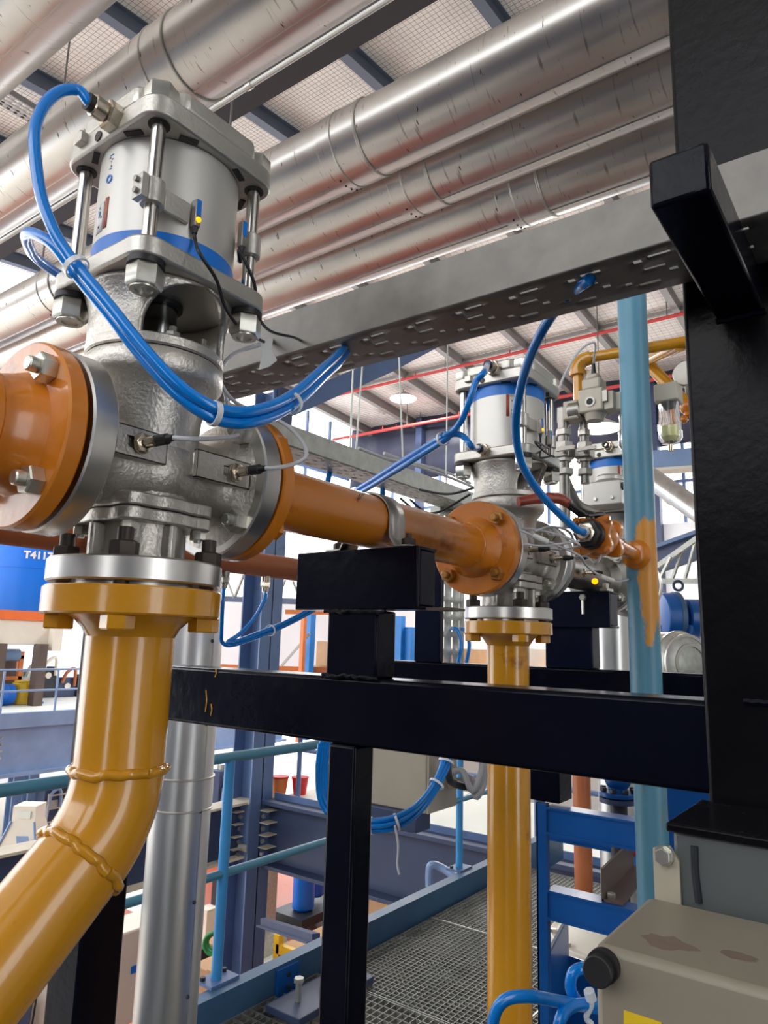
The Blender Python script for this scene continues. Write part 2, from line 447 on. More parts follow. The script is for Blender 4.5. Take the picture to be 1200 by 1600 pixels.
# far wall: glazed low band, white sheet, dark sheet above
wf = struct('wall_far')
mb = MB()
n = 46
us = np.linspace(-8, 16.4, n*2+1)
prof = []
for i, u in enumerate(us): prof.append((20.0+(.07 if i % 4 in (1, 2) else 0), u))
v = []; f = []
for i, (x, y) in enumerate(prof): v += [(x, y, 7.2), (x, y, 9.6)]
f = [(2*i, 2*i+1, 2*i+3, 2*i+2) for i in range(len(prof)-1)]
obj('dark_cladding_sheet', MB().add(v, f), CLADWALL, wf, ang=10, solid=.02)
obj('white_cladding_sheet', MB().bx(20.0, 20.1, -8, 16.4, -3.5, 5.0), WALLW, wf)
for y in np.arange(-7, 16.5, 1.95): obj('glazing_bar', MB().bx(19.96, 20.04, y-.04, y+.04, 5.0, 7.2), SLATE, wf)
obj('glazing_rail', MB().bx(19.94, 20.06, -8, 16.4, 6.1, 6.18), SLATE, wf)
for y in (13.2, 9.3, 5.4): obj('wall_column', MB().bx(19.7, 19.95, y-.12, y+.12, -3.5, 9.3), SLATED, wf)
wr = struct('wall_right')  # unseen wall; opening set for pipe highlights, pale sheet for fill light
mb = MB().bx(-9, -1.8, -8.1, -8.0, -3.5, 10.2).bx(.5, 20, -8.1, -8.0, -3.5, 10.2).bx(-1.8, .5, -8.1, -8.0, -3.5, -1.5).bx(-1.8, .5, -8.1, -8.0, 7.0, 10.2)
obj('wall_sheet', mb, WALLG, wr)
obj('glazing_bar', MB().bx(-.68, -.62, -8.08, -8.02, -1.5, 7.0), SLATE, wr)
wb = struct('wall_back')  # unseen wall, closed to cut front light; high glazing shaped for reflections
mb = MB().bx(-6.1, -6.0, -.9, 12, -3.5, 3.7).bx(-6.1, -6.0, -8, -1.9, -3.5, 3.7).bx(-6.1, -6.0, -8, 12, 8.4, 9).bx(-6.1, -6.0, -1.9, -.9, -3.5, -1)
for y0, y1 in ((-8, -1.9), (11.4, 12)): mb.bx(-6.1, -6.0, y0, y1, 3.7, 8.4)
obj('wall_sheet', mb, CLADWALL, wb)
for y in (1.4, 3.4, 5.4, 7.4, 9.4): obj('glazing_bar', MB().bx(-6.08, -6.02, y-.03, y+.03, 3.7, 8.4), SLATE, wb)
o = obj('floor', MB().bx(-9, 26, -8, 34, -3.7, -3.5), CONC); o['kind'] = 'structure'
o = obj('floor', MB().bx(2.2, 17, 2.5, 15.5, -3.5, -3.494), REDFL); o['kind'] = 'structure'
o = obj('floor', MB().bx(9.0, 9.9, 4.0, 15.5, -3.494, -3.488), DECKW); o['kind'] = 'structure'
# upper floor slab beyond the platform, its fascia, the left walkway
mz = struct('floor')
obj('slab', MB().bx(6.3, 8.2, -6, 6.15, -.32, -.2), DECKW, mz)
obj('slab', MB().bx(8.2, 17, -6, 6.15, -.32, -.201), mat('darkened_concrete', lin(126, 120, 114), .6), mz)  # floor darkened beyond the edge to dull reflections under the overhead pipes
mb = MB().bx(6.10, 6.30, -6, 6.15, -.24, -.195).bx(6.10, 6.30, -6, 6.15, -.90, -.86).bx(6.24, 6.26, -6, 6.15, -.86, -.24)
obj('edge_beam', mb, SLATED, mz, bev=.004)
obj('toe_plate', MB().bx(6.27, 6.29, -6, 6.10, -.195, -.13), SLATE, mz)
lw = struct('floor')
obj('slab', MB().bx(3.0, 17.6, 16.9, 21.5, -.4, -.25), DECKW, lw)
mb = MB().bx(3.0, 17.6, 16.75, 16.95, -.55, -.22)
obj('toe_beam', mb, SLATEL, lw)
mb = MB().bx(3.0, 17.6, 16.90, 16.93, -1.55, -.55).bx(3.0, 17.6, 16.70, 17.1, -1.62, -1.55)
obj('edge_beam', mb, SLATEL, lw)
for j in range(4):
    for i in range(2): inst('bolt', 'bgbolt', lambda m: m.cyl((0, 0, 0), (0, 0, .03), .028, n=6), ZINC, lw, (8.3+.2*i, 16.9, -.75-.15*j), (0, -1, 0))

# ------------------------------------------------------------------ our platform: grating floor, kerb
gp = struct('floor')


def grating(x0, x1, y0, y1, px, py, h=.03, t=.003, name='grating_panel'):
    mb = MB()
    n = int(round((y1-y0)/py))
    for i in range(n+1):
        y = y0+(y1-y0)*i/n; mb.bx(x0, x1, y-t/2, y+t/2, -h, 0)
    n = int(round((x1-x0)/px))
    for i in range(n+1):
        x = x0+(x1-x0)*i/n; mb.bx(x-t/2, x+t/2, y0, y1, -h*.6, 0)
    mb.bx(x0, x1, y0, y0+.005, -h, .002).bx(x0, x1, y1-.005, y1, -h, .002).bx(x0, x0+.005, y0, y1, -h, .002).bx(x1-.005, x1, y0, y1, -h, .002)
    o = obj(name, mb, GRATM, gp, kind='stuff')
    return o


grating(1.2, 2.93, 1.55, 2.50, .050, .034)
grating(2.94, 3.9, 1.50, 2.46, .030, .030)
grating(2.94, 3.9, .45, 1.49, .030, .030)
grating(3.91, 5.2, 1.50, 2.46, .030, .030)
grating(3.91, 5.2, .45, 1.49, .030, .030)
grating(1.2, 2.93, .45, 1.54, .050, .034)
for y in (.47, 1.5, 2.40): obj('bearer', MB().bx(1.2, 5.2, y-.04, y+.04, -.16, -.032), SLATED, gp)
obj('seam_strip', MB().bx(2.94, 5.2, 1.492, 1.498, -.02, .006), ZINC, gp)
obj('seam_strip', MB().bx(3.902, 3.908, .45, 2.46, -.02, .006), ZINC, gp)
obj('unseen_dark_deck', MB().bx(-5.5, 1.19, -4, 2.45, -.012, -.002).bx(1.19, 5.2, -4, .44, -.012, -.002), DARKM, gp)  # unseen dark deck, added to darken what the pipes reflect
tk = struct('trim_1')
obj('kerb_plate', MB().bx(.3, 6.0, 2.50, 2.512, -.12, .11), KERB, tk)
obj('kerb_cap', MB().bx(.3, 6.0, 2.500, 2.57, .11, .118), KERB, tk)
obj('splice_plate', MB().bx(2.64, 2.78, 2.485, 2.50, -.02, .105), BLUEP, tk)
for z in (.02, .07): inst('bolt', 'sbolt', lambda m: m.hexa((0, 0, 0), (0, 0, .008), .02), DARKM, tk, (2.71, 2.485, z), (0, -1, 0))

# blue base plate with bolts on the grating
t = thing('base_plate', 'grey topped blue steel base plate with upright bolts on the grating', 'plate', (2.75, 2.32, 0))
obj('plate', MB().bx(2.50, 3.02, 2.22, 2.42, .003, .035), SLATED, t, bev=.003)
for x, y, h in ((2.61, 2.33, .075), (2.80, 2.34, .02), (2.93, 2.38, .07)):
    obj('bolt', MB().cyl((x, y, .035), (x, y, .035+h), .014, n=12).hexa((x, y, .035+h), (x, y, .055+h), .04), GALVB, t)

# handrail
t = thing('handrail', 'teal tubular handrail with bright blue posts along the platform kerb', 'railing', (2.37, 2.60, .12))
HY = 2.60
obj('top_rail', MB().cyl((-.6, HY, 1.06), (6.0, HY, 1.06), .024, n=16), TEALR, t)
obj('mid_rail', MB().cyl((-.6, HY, .56), (6.0, HY, .56), .019, n=16), TEALR, t)
for i, x in enumerate((.27, 2.37, 4.47)):
    p = obj('post', MB().cyl((x, HY, .12), (x, HY, 1.05), .024, n=16), POSTB, t)
    obj('foot_plate', MB().bx(x-.07, x+.09, HY-.05, HY+.06, .118, .13), SLATE, p)
    for dx in (-.05, .07): obj('foot_bolt', MB().hexa((x+dx, HY+.03, .13), (x+dx, HY+.03, .145), .022), DARKM, p)

# ------------------------------------------------------------------ black steel frame in front
fr = thing('pipe_support_frame', 'black glossy steel frame with posts and a long cross beam carrying the orange pipe', 'frame', (.94, .72, 0))
BX0, BX1 = .905, .985
obj('cross_beam', MB().bx(BX0, BX1, .02, 1.40, 1.441, 1.544), BLACK, fr, bev=.006)
obj('left_post', MB().bx(.905, 1.005, 1.393, 1.50, 0, 2.0), BLACK, fr, bev=.006)
obj('centre_post', MB().bx(.905, .955, .713, .768, 0, 1.441), BLACK, fr, bev=.005)
nk = obj('saddle_neck', MB().bx(.905, .958, .678, .780, 1.544, 1.650), BLACK, fr, bev=.004)
wl = MB()
for zz, y0, y1, xx in ((1.546, .674, .784, .903), (1.648, .66, .785, .903)):
    pts = [(xx-.001*random.random(), y0+(y1-y0)*i/14, zz+random.uniform(-.002, .002)) for i in range(15)]
    wl.tube(pts, lambda s: .0035, n=6, sub=2)
obj('weld_bead', wl, BLACK, fr, kind='stuff')
sd = MB().bx(.900, .908, .600, .850, 1.651, 1.748).bx(.908, .955, .600, .850, 1.742, 1.748).bx(.908, .955, .600, .850, 1.651, 1.657).bx(.908, .950, .6, .606, 1.657, 1.742).bx(.908, .950, .844, .850, 1.657, 1.742)
obj('saddle_channel', sd, BLACK, fr, bev=.002)
obj('saddle_lip', MB().bx(.925, .975, .560, .600, 1.651, 1.655), BROWN, fr)
dr_ = MB()
for px, y0, y1 in ((322, 1078, 1112), (330, 1100, 1118), (337, 1045, 1058)): dr_.tube([P(px, y0, 'X', .9045), P(px+1, (y0+y1)/2, 'X', .9045), P(px-1, y1, 'X', .9045)], .0011, n=6, sub=4)
obj('paint_drip', dr_, YELLOW, fr, kind='stuff')
cl = thing('steel_column', 'tall black painted steel column with weld scars rising past the cable tray', 'column', (.95, .14, 0))
obj('column_shaft', MB().bx(.90, 1.02, .075, .203, 0, 4.2), BLACKC, cl, bev=.006)
obj('bracket_arm', MB().bx(.625, .905, .112, .165, 2.003, 2.053), BLACK, cl, bev=.004)
obj('weld_bead', MB().tube([(.90, .16-.004*i, 1.546+.0006*math.sin(i*2.1)) for i in range(12)], .004, n=6, sub=2).tube([(.899, .165-.005*i, 2.0+.001*math.sin(i*1.7)) for i in range(12)], .004, n=6, sub=2), BLACK, cl, kind='stuff')
# second frame behind
f2 = thing('pipe_support_frame', 'dark navy steel support frame behind the first, under the farther pipe joint', 'frame', (1.93, .72, 0))
obj('cross_beam', MB().bx(1.90, 1.98, -.05, 1.50, 1.441, 1.545), BLACK, f2, bev=.006)
obj('leg', MB().bx(1.90, 1.99, .80, .90, 1.19, 1.441), BLACK, f2, bev=.004)
obj('tall_post', MB().bx(1.90, 1.925, 1.18, 1.275, 1.545, 1.96), NAVY, f2, bev=.004)
obj('saddle_neck', MB().bx(1.90, 1.96, .70, .835, 1.545, 1.66), NAVY, f2, bev=.004)
sd = MB().bx(1.885, 1.893, .645, .90, 1.655, 1.752).bx(1.893, 1.96, .645, .90, 1.746, 1.752).bx(1.893, 1.96, .645, .90, 1.655, 1.661).bx(1.893, 1.95, .645, .651, 1.661, 1.746)
obj('saddle_channel', sd, NAVY, f2, bev=.002)
obj('saddle_bolt', MB().hexa((1.885, .715, 1.735), (1.872, .715, 1.735), .016).cyl((1.878, .715, 1.73), (1.878, .715, 1.69), .004, n=8), ZINC, f2)
obj('saddle_clip', MB().bx(1.89, 1.94, .652, .672, 1.752, 1.760).hexa((1.905, .662, 1.760), (1.905, .662, 1.773), .018), ZINC, f2)

# ------------------------------------------------------------------ cable trays (perforated)


def tray(name, label, org, ux, uy, L, W, H, m, pattern, t=.0016, group=None, up=True):
    """org: near corner of the underside; ux along, uy across; real slots are left out of the base sheet"""
    org = np.asarray(org, float); ux = np.asarray(ux, float); uy = np.asarray(uy, float); uz = np.cross(ux, uy)
    if uz[2] < 0 or not up: uz = -uz if up else uz
    T = thing(name, label, 'cable tray', org+ux*L/2+uy*W/2, group)
    us = {0.0, L}; vs = {0.0, W}; hl = []
    for (u0, u1, v0, v1) in pattern(L, W):
        us |= {u0, u1}; vs |= {v0, v1}; hl.append((u0, u1, v0, v1))
    us, vs = sorted(us), sorted(vs); holes = set()
    for i in range(len(us)-1):
        for j in range(len(vs)-1):
            a, b = (us[i]+us[i+1])/2, (vs[j]+vs[j+1])/2
            if any(h[0] < a < h[1] and h[2] < b < h[3] for h in hl): holes.add((i, j))
    obj('perforated_base', MB().holed(us, vs, holes, lambda u, v: org+ux*u+uy*v), m, T, solid=t)
    for k, v in enumerate((0, W)):
        a = org+uy*v
        mb = MB().prism([a, a+ux*L, a+ux*L+uz*H, a+uz*H], (0, 0, 0), uy*t)
        lip = (uy if k == 0 else -uy)*.012
        mb.prism([a+uz*H, a+ux*L+uz*H, a+ux*L+uz*H+lip, a+uz*H+lip], (0, 0, 0), uz*t)
        obj('side_rail', mb, m, T)
    return T


def slots(L, W):
    o = []; u = .03; i = 0
    while u < L-.05:
        a = W*.16; b = W*.42; c = W*.74
        o += [(u, u+.026, a, a+.007), (u+.034, u+.044, a+.004, a+.013), (u+.013, u+.038, b, b+.006), (u+.002, u+.012, b+.014, b+.022), (u+.028, u+.054, c, c+.007), (u+.060, u+.069, c-.010, c-.002)]
        u += .082; i += 1
    return o


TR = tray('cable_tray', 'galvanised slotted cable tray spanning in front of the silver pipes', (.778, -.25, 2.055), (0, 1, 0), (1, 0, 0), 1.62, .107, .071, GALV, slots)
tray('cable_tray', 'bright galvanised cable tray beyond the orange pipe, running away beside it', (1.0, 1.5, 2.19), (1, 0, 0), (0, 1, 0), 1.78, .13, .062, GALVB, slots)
tray('cable_tray', 'perforated metal strip high under the roof at the upper corner', (1.0, 10.0, 9.35), (1, 0, 0), (0, 1, 0), 5.0, .36, .08, PURLINL, lambda L, W: [(u, u+.05, v, v+.05) for u in np.arange(1.6, 4.6, .11) for v in (.04, .13, .22, .30)], t=.004)
# upright tray drop with two blue tubes
a = P(700, 1020, 'Y', 1.62)
tray('cable_tray', 'upright slotted cable tray standing behind the farther support beam', (2.60, 1.62, 1.25), (0, 0, 1), (1, 0, 0), .945, .21, .05, GALVB, lambda L, W: [(u, u+.05, v, v+.014) for u in np.arange(.03, L-.06, .075) for v in (.03, .10, .16)], up=False)

# ------------------------------------------------------------------ overhead insulated pipes (all along Y)


def big_pipe(x, z, R, y0, y1, joints, label, straps=True):
    t = thing('insulated_pipe', label, 'pipe', (x, (y0+y1)/2, z-R), 'overhead insulated pipes')
    obj('jacket', MB().cyl((x, y0, z), (x, y1, z), R, n=56), CLAD, t)
    for y in joints:
        j = obj('joint_sleeve', MB().ring((x, y, z), (x, y+.20, z), R+.004, R-.002, n=56, c=.002), CLAD, t)
        obj('bead', MB().ring((x, y-.006, z), (x, y+.006, z), R+.007, R, n=56, c=.003).ring((x, y+.12, z), (x, y+.128, z), R+.008, R, n=56, c=.003), ALU, t)
        sc_ = MB()
        for k in range(5):
            an = math.radians(-100+k*14); sc_.sph((x+(R+.004)*math.cos(an), y+.16, z+(R+.004)*math.sin(an)), .005, 8, 6)
        obj('rivet', sc_, DARKM, t, kind='stuff')
    obj('lap_seam', MB().bx(x-.004, x+.004, y0, y1, z-R-.004, z-R+.001), CLAD, t)
    return t


big_pipe(.895, 3.65, .15, .40, 6.0, [4.5], 'dull silver insulated pipe cut off by the upper corner, nearest of the overhead pipes')
big_pipe(1.36, 3.65, .15, -1.0, 6.5, [1.90], 'large silver insulated pipe passing directly above the nearest actuator top')
big_pipe(2.06, 3.65, .15, -1.0, 6.5, [1.62, 3.9], 'silver insulated pipe, uppermost of the three running side by side')
big_pipe(2.376, 3.65, .152, -1.0, 6.5, [1.50], 'silver insulated pipe, middle of the three running side by side')
big_pipe(2.705, 3.65, .160, -1.0, 6.5, [1.14, 3.6], 'silver insulated pipe, lowest of the three running side by side')
t = thing('light_line', 'thin white tube added as the line of light along the large overhead pipe', 'light_line', (1.75, 3, 3.75))  # white tube and clip added to draw the bright light line under the pipe
obj('light_line_tube', MB().cyl((1.71, -1.0, 3.835), (1.71, 6.5, 3.835), .011, n=10), WHITEP, t)
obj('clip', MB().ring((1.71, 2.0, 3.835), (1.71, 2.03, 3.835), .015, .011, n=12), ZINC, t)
t = thing('steel_girder', 'dark grey I-beam between the large overhead pipe and the three parallel pipes', 'beam', (2.38, 2.5, 4.45))
mb = MB().bx(2.375, 2.385, -1.5, 8, 4.62, 4.76).bx(2.32, 2.44, -1.5, 8, 4.61, 4.62).bx(2.32, 2.44, -1.5, 8, 4.76, 4.77)
obj('beam_web', mb, GIRD, t)
for i, y in enumerate((2.55, 4.3)):
    o = obj('drop_rod', MB().cyl((2.06, y, 3.80), (2.06, y, roof_z(2.06)), .006, n=6), WIRE)
    o['label'] = ('thin threaded drop rod hanging to the uppermost of the three silver pipes, ' + ('nearer the column' if i == 0 else 'nearer the actuator')); o['category'] = 'rod'; o['group'] = 'pipe hanger rods'
# vertical insulated pipe by the handrail
t = thing('insulated_pipe', 'upright shiny aluminium jacketed pipe standing beside the blue handrail post', 'pipe', (1.62, 2.0, -.4))
VX, VY, VR = 1.62, 2.0, .098
obj('jacket', MB().cyl((VX, VY, -1.2), (VX, VY, 2.30), VR, n=48), CLADV, t)
obj('joint_sleeve', MB().ring((VX, VY, 1.05), (VX, VY, 1.15), VR+.003, VR-.002, n=48, c=.001), CLADV, t)
obj('bead', MB().ring((VX, VY, 1.048), (VX, VY, 1.055), VR+.006, VR, n=48, c=.002).ring((VX, VY, 1.145), (VX, VY, 1.152), VR+.006, VR, n=48, c=.002), ALU, t)
sx = math.atan2(-VY, -VX)+.75
obj('lap_seam', MB().bar((VX+(VR)*math.cos(sx), VY+VR*math.sin(sx), -1.2), (VX+VR*math.cos(sx), VY+VR*math.sin(sx), 2.3), .004, .004), CLADV, t)
for z in np.arange(-.3, 1.7, .27):
    inst('rivet', 'rivet', lambda m: m.sph((0, 0, 0), .006, 8, 6), DARKM, t, (VX+(VR+.001)*math.cos(sx-.06), VY+(VR+.001)*math.sin(sx-.06), z))
pts = [(VX, VY, 2.28), (VX, VY+.03, 2.42), (VX-.02, VY+.14, 2.50), (VX-.02, VY+.30, 2.52)]
obj('elbow', MB().tube(pts, VR, n=36, sub=6), CLADV, t)
for k in range(4):
    q = smooth(pts, 6); i = 3+k*4; d = nrm(q[i+1]-q[i])
    obj('bead', MB().ring(q[i]-d*.004, q[i]+d*.004, VR+.005, VR-.002, n=36, c=.002), ALU, t)
obj('jacket', MB().cyl((VX-.02, VY+.3, 2.52), (VX-.02, VY+1.6, 2.52), VR, n=36), CLADV, t)
# ------------------------------------------------------------------ pipeline
PY, PZ = .7246, 1.80
XV = (.498, 1.452, 2.20)
PI = math.pi


def bolts(parent, c, r, d, angs, key, zoff, mtl, build, name='bolt'):
    u, w_, dd = frame(d)
    for a in angs:
        t = math.radians(a); p = np.asarray(c)+(u*math.cos(t)+w_*math.sin(t))*r+dd*zoff
        inst(name, key, build, mtl, parent, p, d, spin=random.uniform(0, 1))


def nut_stud(m): return m.hexa((0, 0, 0), (0, 0, .015), .026).cyl((0, 0, .014), (0, 0, .025), .0078, n=14, c=.0015)
def head(m): return m.cyl((0, 0, 0), (0, 0, .002), .015, n=18).hexa((0, 0, .002), (0, 0, .013), .025)
def stud_nut_dark(m): return m.hexa((0, 0, 0), (0, 0, .016), .027).cyl((0, 0, .015), (0, 0, .031), .0085, n=14, c=.001)
def smallbolt(m): return m.hexa((0, 0, 0), (0, 0, .010), .015)
def tophead(m): return m.hexa((0, 0, 0), (0, 0, .021), .034)
def bignut(m):
    m.hexa((0, 0, 0), (0, 0, .025), .035); return m.ring((0, 0, .025), (0, 0, .027), .0155, .010, n=20)


def proximity(parent, p, d, cable=None):
    """threaded inductive sensor with a black boot, pointing along d"""
    p = np.asarray(p, float); d = nrm(d)
    s = obj('proximity_sensor', MB().cyl(p-d*.004, p+d*.022, .0062, n=18).cyl(p+d*.022, p+d*.026, .0050, n=18), BRASS, parent)
    obj('lock_nut', MB().hexa(p+d*.001, p+d*.006, .019).ring(p-d*.0005, p+d*.001, .0115, .006, n=20), BRASS, s)
    obj('boot', MB().cyl(p+d*.024, p+d*.040, .0060, n=18, c=.001).cyl(p+d*.040, p+d*.048, .0046, .0034, n=16), BLACKR, s)
    return p+d*.048


def build_valve(i, label, inverted=False, full=True):
    xv = XV[i]; V = np.array([xv, PY, PZ])
    g = lambda x, y, z: V+np.array([x, y, z])
    t = thing('actuated_valve', label, 'valve', g(0, 0, -.143), 'pneumatic valves along the orange line')
    ax = lambda *p: [(r, z) for r, z in p]
    # cast body: vertical barrel + crosswise branches + swelling
    b = MB()
    b.lathe(ax((.020, -.05), (.052, -.045), (.058, -.025), (.0595, 0), (.0585, .04), (.060, .060), (.066, .082), (.074, .092), (.078, .096), (.082, .102), (.082, .120), (.0795, .123)), V, n=56)
    b.lathe(ax((.093, -.104), (.060, -.098), (.050, -.086), (.051, -.06), (.057, -.03), (.060, 0), (.057, .03), (.051, .06), (.050, .086), (.060, .098), (.093, .104)), g(0, 0, -.006), (1, 0, 0), n=48)
    b.sph(g(0, 0, -.008), .066, 36, 20, sc=(1, .98, .86))
    obj('body', b, STEEL, t, ang=50)
    for s in (-1, 1):
        f = obj('side_flange', MB().ring(g(s*.102, 0, 0), g(s*.130, 0, 0), .0985, .03, n=64, c=.002), STEELM, t)
        obj('gasket', MB().ring(g(s*.130, 0, 0), g(s*.1345, 0, 0), .068, .03, n=40), BLACKR, t)
        bolts(t, g(s*.102, 0, 0), .080, (-s, 0, 0), (45, 135, 225, 315), 'ns' if s > 0 else 'hd', 0, ZINC, nut_stud if s > 0 else smallbolt, 'flange_bolt')
    # bottom cover, neck, ribs, flange
    for z0, z1 in ((-.060, -.045), (-.076, -.0615)):
        m = MB(); poly = []
        for k in range(48):
            a = 2*PI*k/48; r = .064+.016*max(0, math.cos(4*(a-PI/4)))**1.5
            poly.append((V[0]+r*math.cos(a), V[1]+r*math.sin(a), 0))
        m.prism(poly, (0, 0, V[2]+z0), (0, 0, z1-z0)); obj('cover_flange', m, STEEL, t, bev=.002, ang=45)
    for a in (45, 135, 225, 315):
        p = g(.066*math.cos(math.radians(a)), .066*math.sin(math.radians(a)), -.076)
        inst('cover_bolt', 'cvb', lambda m: m.hexa((0, 0, 0), (0, 0, .011), .016).cyl((0, 0, .011), (0, 0, .014), .004, n=10), ZINC, t, p, (0, 0, -1), spin=a)
    if full:
        obj('outlet_neck', MB().lathe(ax((.050, -.076), (.049, -.105), (.053, -.118)), V, n=40), STEEL, t)
        for a in (0, 90, 180, 270):
            e = np.array([math.cos(math.radians(a)), math.sin(math.radians(a)), 0])
            obj('rib', MB().bar(g(0, 0, -.097)+e*.046, g(0, 0, -.097)+e*.064, .010, .042), STEEL, t, bev=.003)
        obj('outlet_flange', MB().ring(g(0, 0, -.143), g(0, 0, -.117), .0965, .03, n=72, c=.002), STEELM, t)
        obj('gasket', MB().ring(g(0, 0, -.1475), g(0, 0, -.143), .066, .03, n=40), STEELM, t)
        bolts(t, g(0, 0, -.117), .080, (0, 0, 1), (45, 135, 225, 315), 'sn', 0, RUSTB, stud_nut_dark, 'stud_nut')
        for a in (45, 135, 225, 315):
            p = g(.08*math.cos(math.radians(a)), .08*math.sin(math.radians(a)), -.150)
            inst('stud', 'studm', lambda m: m.cyl((0, 0, 0), (0, 0, .01), .0085, n=12), RUSTB, t, p)
    # yoke: drum with two arched openings
    zs = np.linspace(.132, .2065, 18)

    def half(z): return .84*math.sqrt(max(0.0, 1-(max(0, z-.150)/.0545)**2))
    m = MB()
    for leg in (0, PI):
        def yk(u, z):
            hw = PI/2-half(z); r = .076+.010*max(0, (z-.165)/.043)**2; an_ = leg+u*hw
            return g(r*math.cos(an_), r*math.sin(an_), z)
        m.holed(np.linspace(-1, 1, 33), zs, set(), yk)
    obj('yoke', m, STEEL, t, solid=.009, ang=60)
    obj('bonnet_ring', MB().ring(g(0, 0, .1245), g(0, 0, .138), .0815, .05, n=56, c=.002), STEEL, t)
    for a in (200, 250, 290, 340, 60, 120):
        p = g(.064*math.cos(math.radians(a)), .064*math.sin(math.radians(a)), .138)
        inst('bonnet_bolt', 'bnb', lambda m: m.hexa((0, 0, 0), (0, 0, .009), .015).cyl((0, 0, .009), (0, 0, .016), .0045, n=10), STEELD, t, p)
    obj('gland', MB().cyl(g(0, 0, .125), g(0, 0, .150), .030, .026, n=28), STEEL, t)
    obj('piston_rod', MB().cyl(g(0, 0, .148), g(0, 0, .207), .021, n=32), CHROME, t)
    obj('rod_bush', MB().ring(g(0, 0, .201), g(0, 0, .207), .027, .021, n=32), BLACKR, t)
    # actuator
    obj('bottom_plate', MB().rsq(V[0], V[1], .096, .096, .026, V[2]+.207, V[2]+.230), ALU, t, bev=.003)
    obj('cylinder_tube', MB().lathe(ax((.083, .230), (.085, .231), (.085, .377), (.083, .378)), V, n=72), CYL, t)
    zb = (.352, .378) if inverted else (.231, .257)
    obj('blue_band', MB().ring(g(0, 0, zb[0]), g(0, 0, zb[1]), .0856, .084, n=72), BANDB, t)
    zt = .378
    obj('top_plate', MB().rsq(V[0], V[1], .096, .096, .026, V[2]+zt, V[2]+zt+.026), ALU, t, bev=.003)
    c_ = .052; h_ = .094; poly = [(h_, -c_), (h_, c_), (c_, h_), (-c_, h_), (-h_, c_), (-h_, -c_), (-c_, -h_), (c_, -h_)]
    obj('head_block', MB().prism([(V[0]+x, V[1]+y, V[2]+zt+.026) for x, y in poly], (0, 0, 0), (0, 0, .024)), ALU, t, bev=.004)
    for sx in (-1, 1):
        for sy in (-1, 1):
            x, y = sx*.074, sy*.074
            obj('tie_rod', MB().cyl(g(x, y, .229), g(x, y, zt+.001), .0082, n=20), ROD, t)
            inst('head_bolt', 'thb', tophead, ZINC, t, g(x, y, zt+.026), (0, 0, 1), spin=.3+sx)
            inst('washer', 'wsh', lambda m: m.cyl((0, 0, 0), (0, 0, .007), .0205, n=24), BLACKR, t, g(x, y, .207), (0, 0, -1))
            inst('rod_nut', 'rnt', bignut, ZINC, t, g(x, y, .200), (0, 0, -1), spin=.5)
            obj('rod_recess', MB().ring(g(x, y, zt-.0012), g(x, y, zt+.001), .0125, .008, n=20), BLACKR, t)
    # dark cast pockets under the head near the corners
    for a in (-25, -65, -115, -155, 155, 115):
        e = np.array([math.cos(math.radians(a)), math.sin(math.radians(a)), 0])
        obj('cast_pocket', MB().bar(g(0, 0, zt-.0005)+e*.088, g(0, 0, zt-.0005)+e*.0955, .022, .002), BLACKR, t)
    # air ports on the face toward -x: open hole, plug lug, hex elbow with push-in collar
    pf = g(-.096, -.018, zt+.018 if not inverted else zt+.030)
    fit = obj('air_fitting', MB().hexa(pf+(.004, 0, 0), pf+(-.014, 0, 0), .030).cyl(pf+(-.014, 0, 0), pf+(-.030, 0, 0), .0125, n=24, c=.0015), BRASS, t)
    obj('collar', MB().ring(pf+(-.030, 0, 0), pf+(-.036, 0, 0), .010, .0055, n=20), BLACKR, fit)
    obj('port_hole', MB().cyl(g(-.0955, .014, zt+.010), g(-.0975, .014, zt+.010), .0065, n=20), RUSTB, t)
    obj('lug', MB().bx(V[0]-.104, V[0]-.094, PY+.040, PY+.056, PZ+zt+.012, PZ+zt+.026), ALU, t, bev=.001)
    p2 = None
    if inverted:
        p2 = g(-.096, .006, .222)
        f2_ = obj('air_fitting', MB().hexa(p2+(.01, 0, 0), p2+(-.012, 0, 0), .026).cyl(p2+(-.012, 0, 0), p2+(-.026, 0, 0), .0110, n=24, c=.001), BRASS, t)
        obj('collar', MB().ring(p2+(-.026, 0, 0), p2+(-.031, 0, 0), .0095, .0055, n=20), BLACKR, f2_)
    # printed stripe, label and small emblem on the tube (facing -x, a bit toward -y)

    def patch(a0, a1, z0, z1, m, name, r=.0853):
        us_ = np.radians(np.linspace(a0, a1, 9)); obj(name, MB().holed(us_, [z0, z1], set(), lambda u, z: g(r*math.cos(u), r*math.sin(u), z)), m, t, solid=.0003)
    a = 180 if not inverted else 207
    zl = (.268, .302) if not inverted else (.300, .345)
    patch(a-2, a+2.5, zl[0], zl[1]+.006, REDP, 'red_stripe')
    patch(a-14, a-3.2, zl[0]-.002, zl[1]+.003, WHITEP, 'white_label') if not inverted else patch(a+3.5, a+17, zl[0], zl[1], WHITEP, 'white_label')
    rnd = random.Random(3)
    for k in range(9):
        aa = (a-12+rnd.random()*6) if not inverted else (a+6+(k % 3)*3.5); z = zl[0]+.004+rnd.random()*(zl[1]-zl[0]-.008)
        patch(aa, aa+.8+rnd.random(), z, z+.0028, BANDB if k % 2 else INK, 'print_mark', .0857)
    if not inverted:
        for k in range(7): patch(a-3+rnd.random()*4, a-1+rnd.random()*4, .345+k*.003, .3462+k*.003, INK if k % 2 else BANDB, 'print_mark')
        e = math.radians(a); n_ = np.array([math.cos(e), math.sin(e), 0])
        obj('print_ring', MB().ring(g(0, 0, .332)+n_*.0848, g(0, 0, .332)+n_*.0858, .0055, .0035, n=20), BANDB, t)
    # position switches clamped to two tie rods
    ends = []
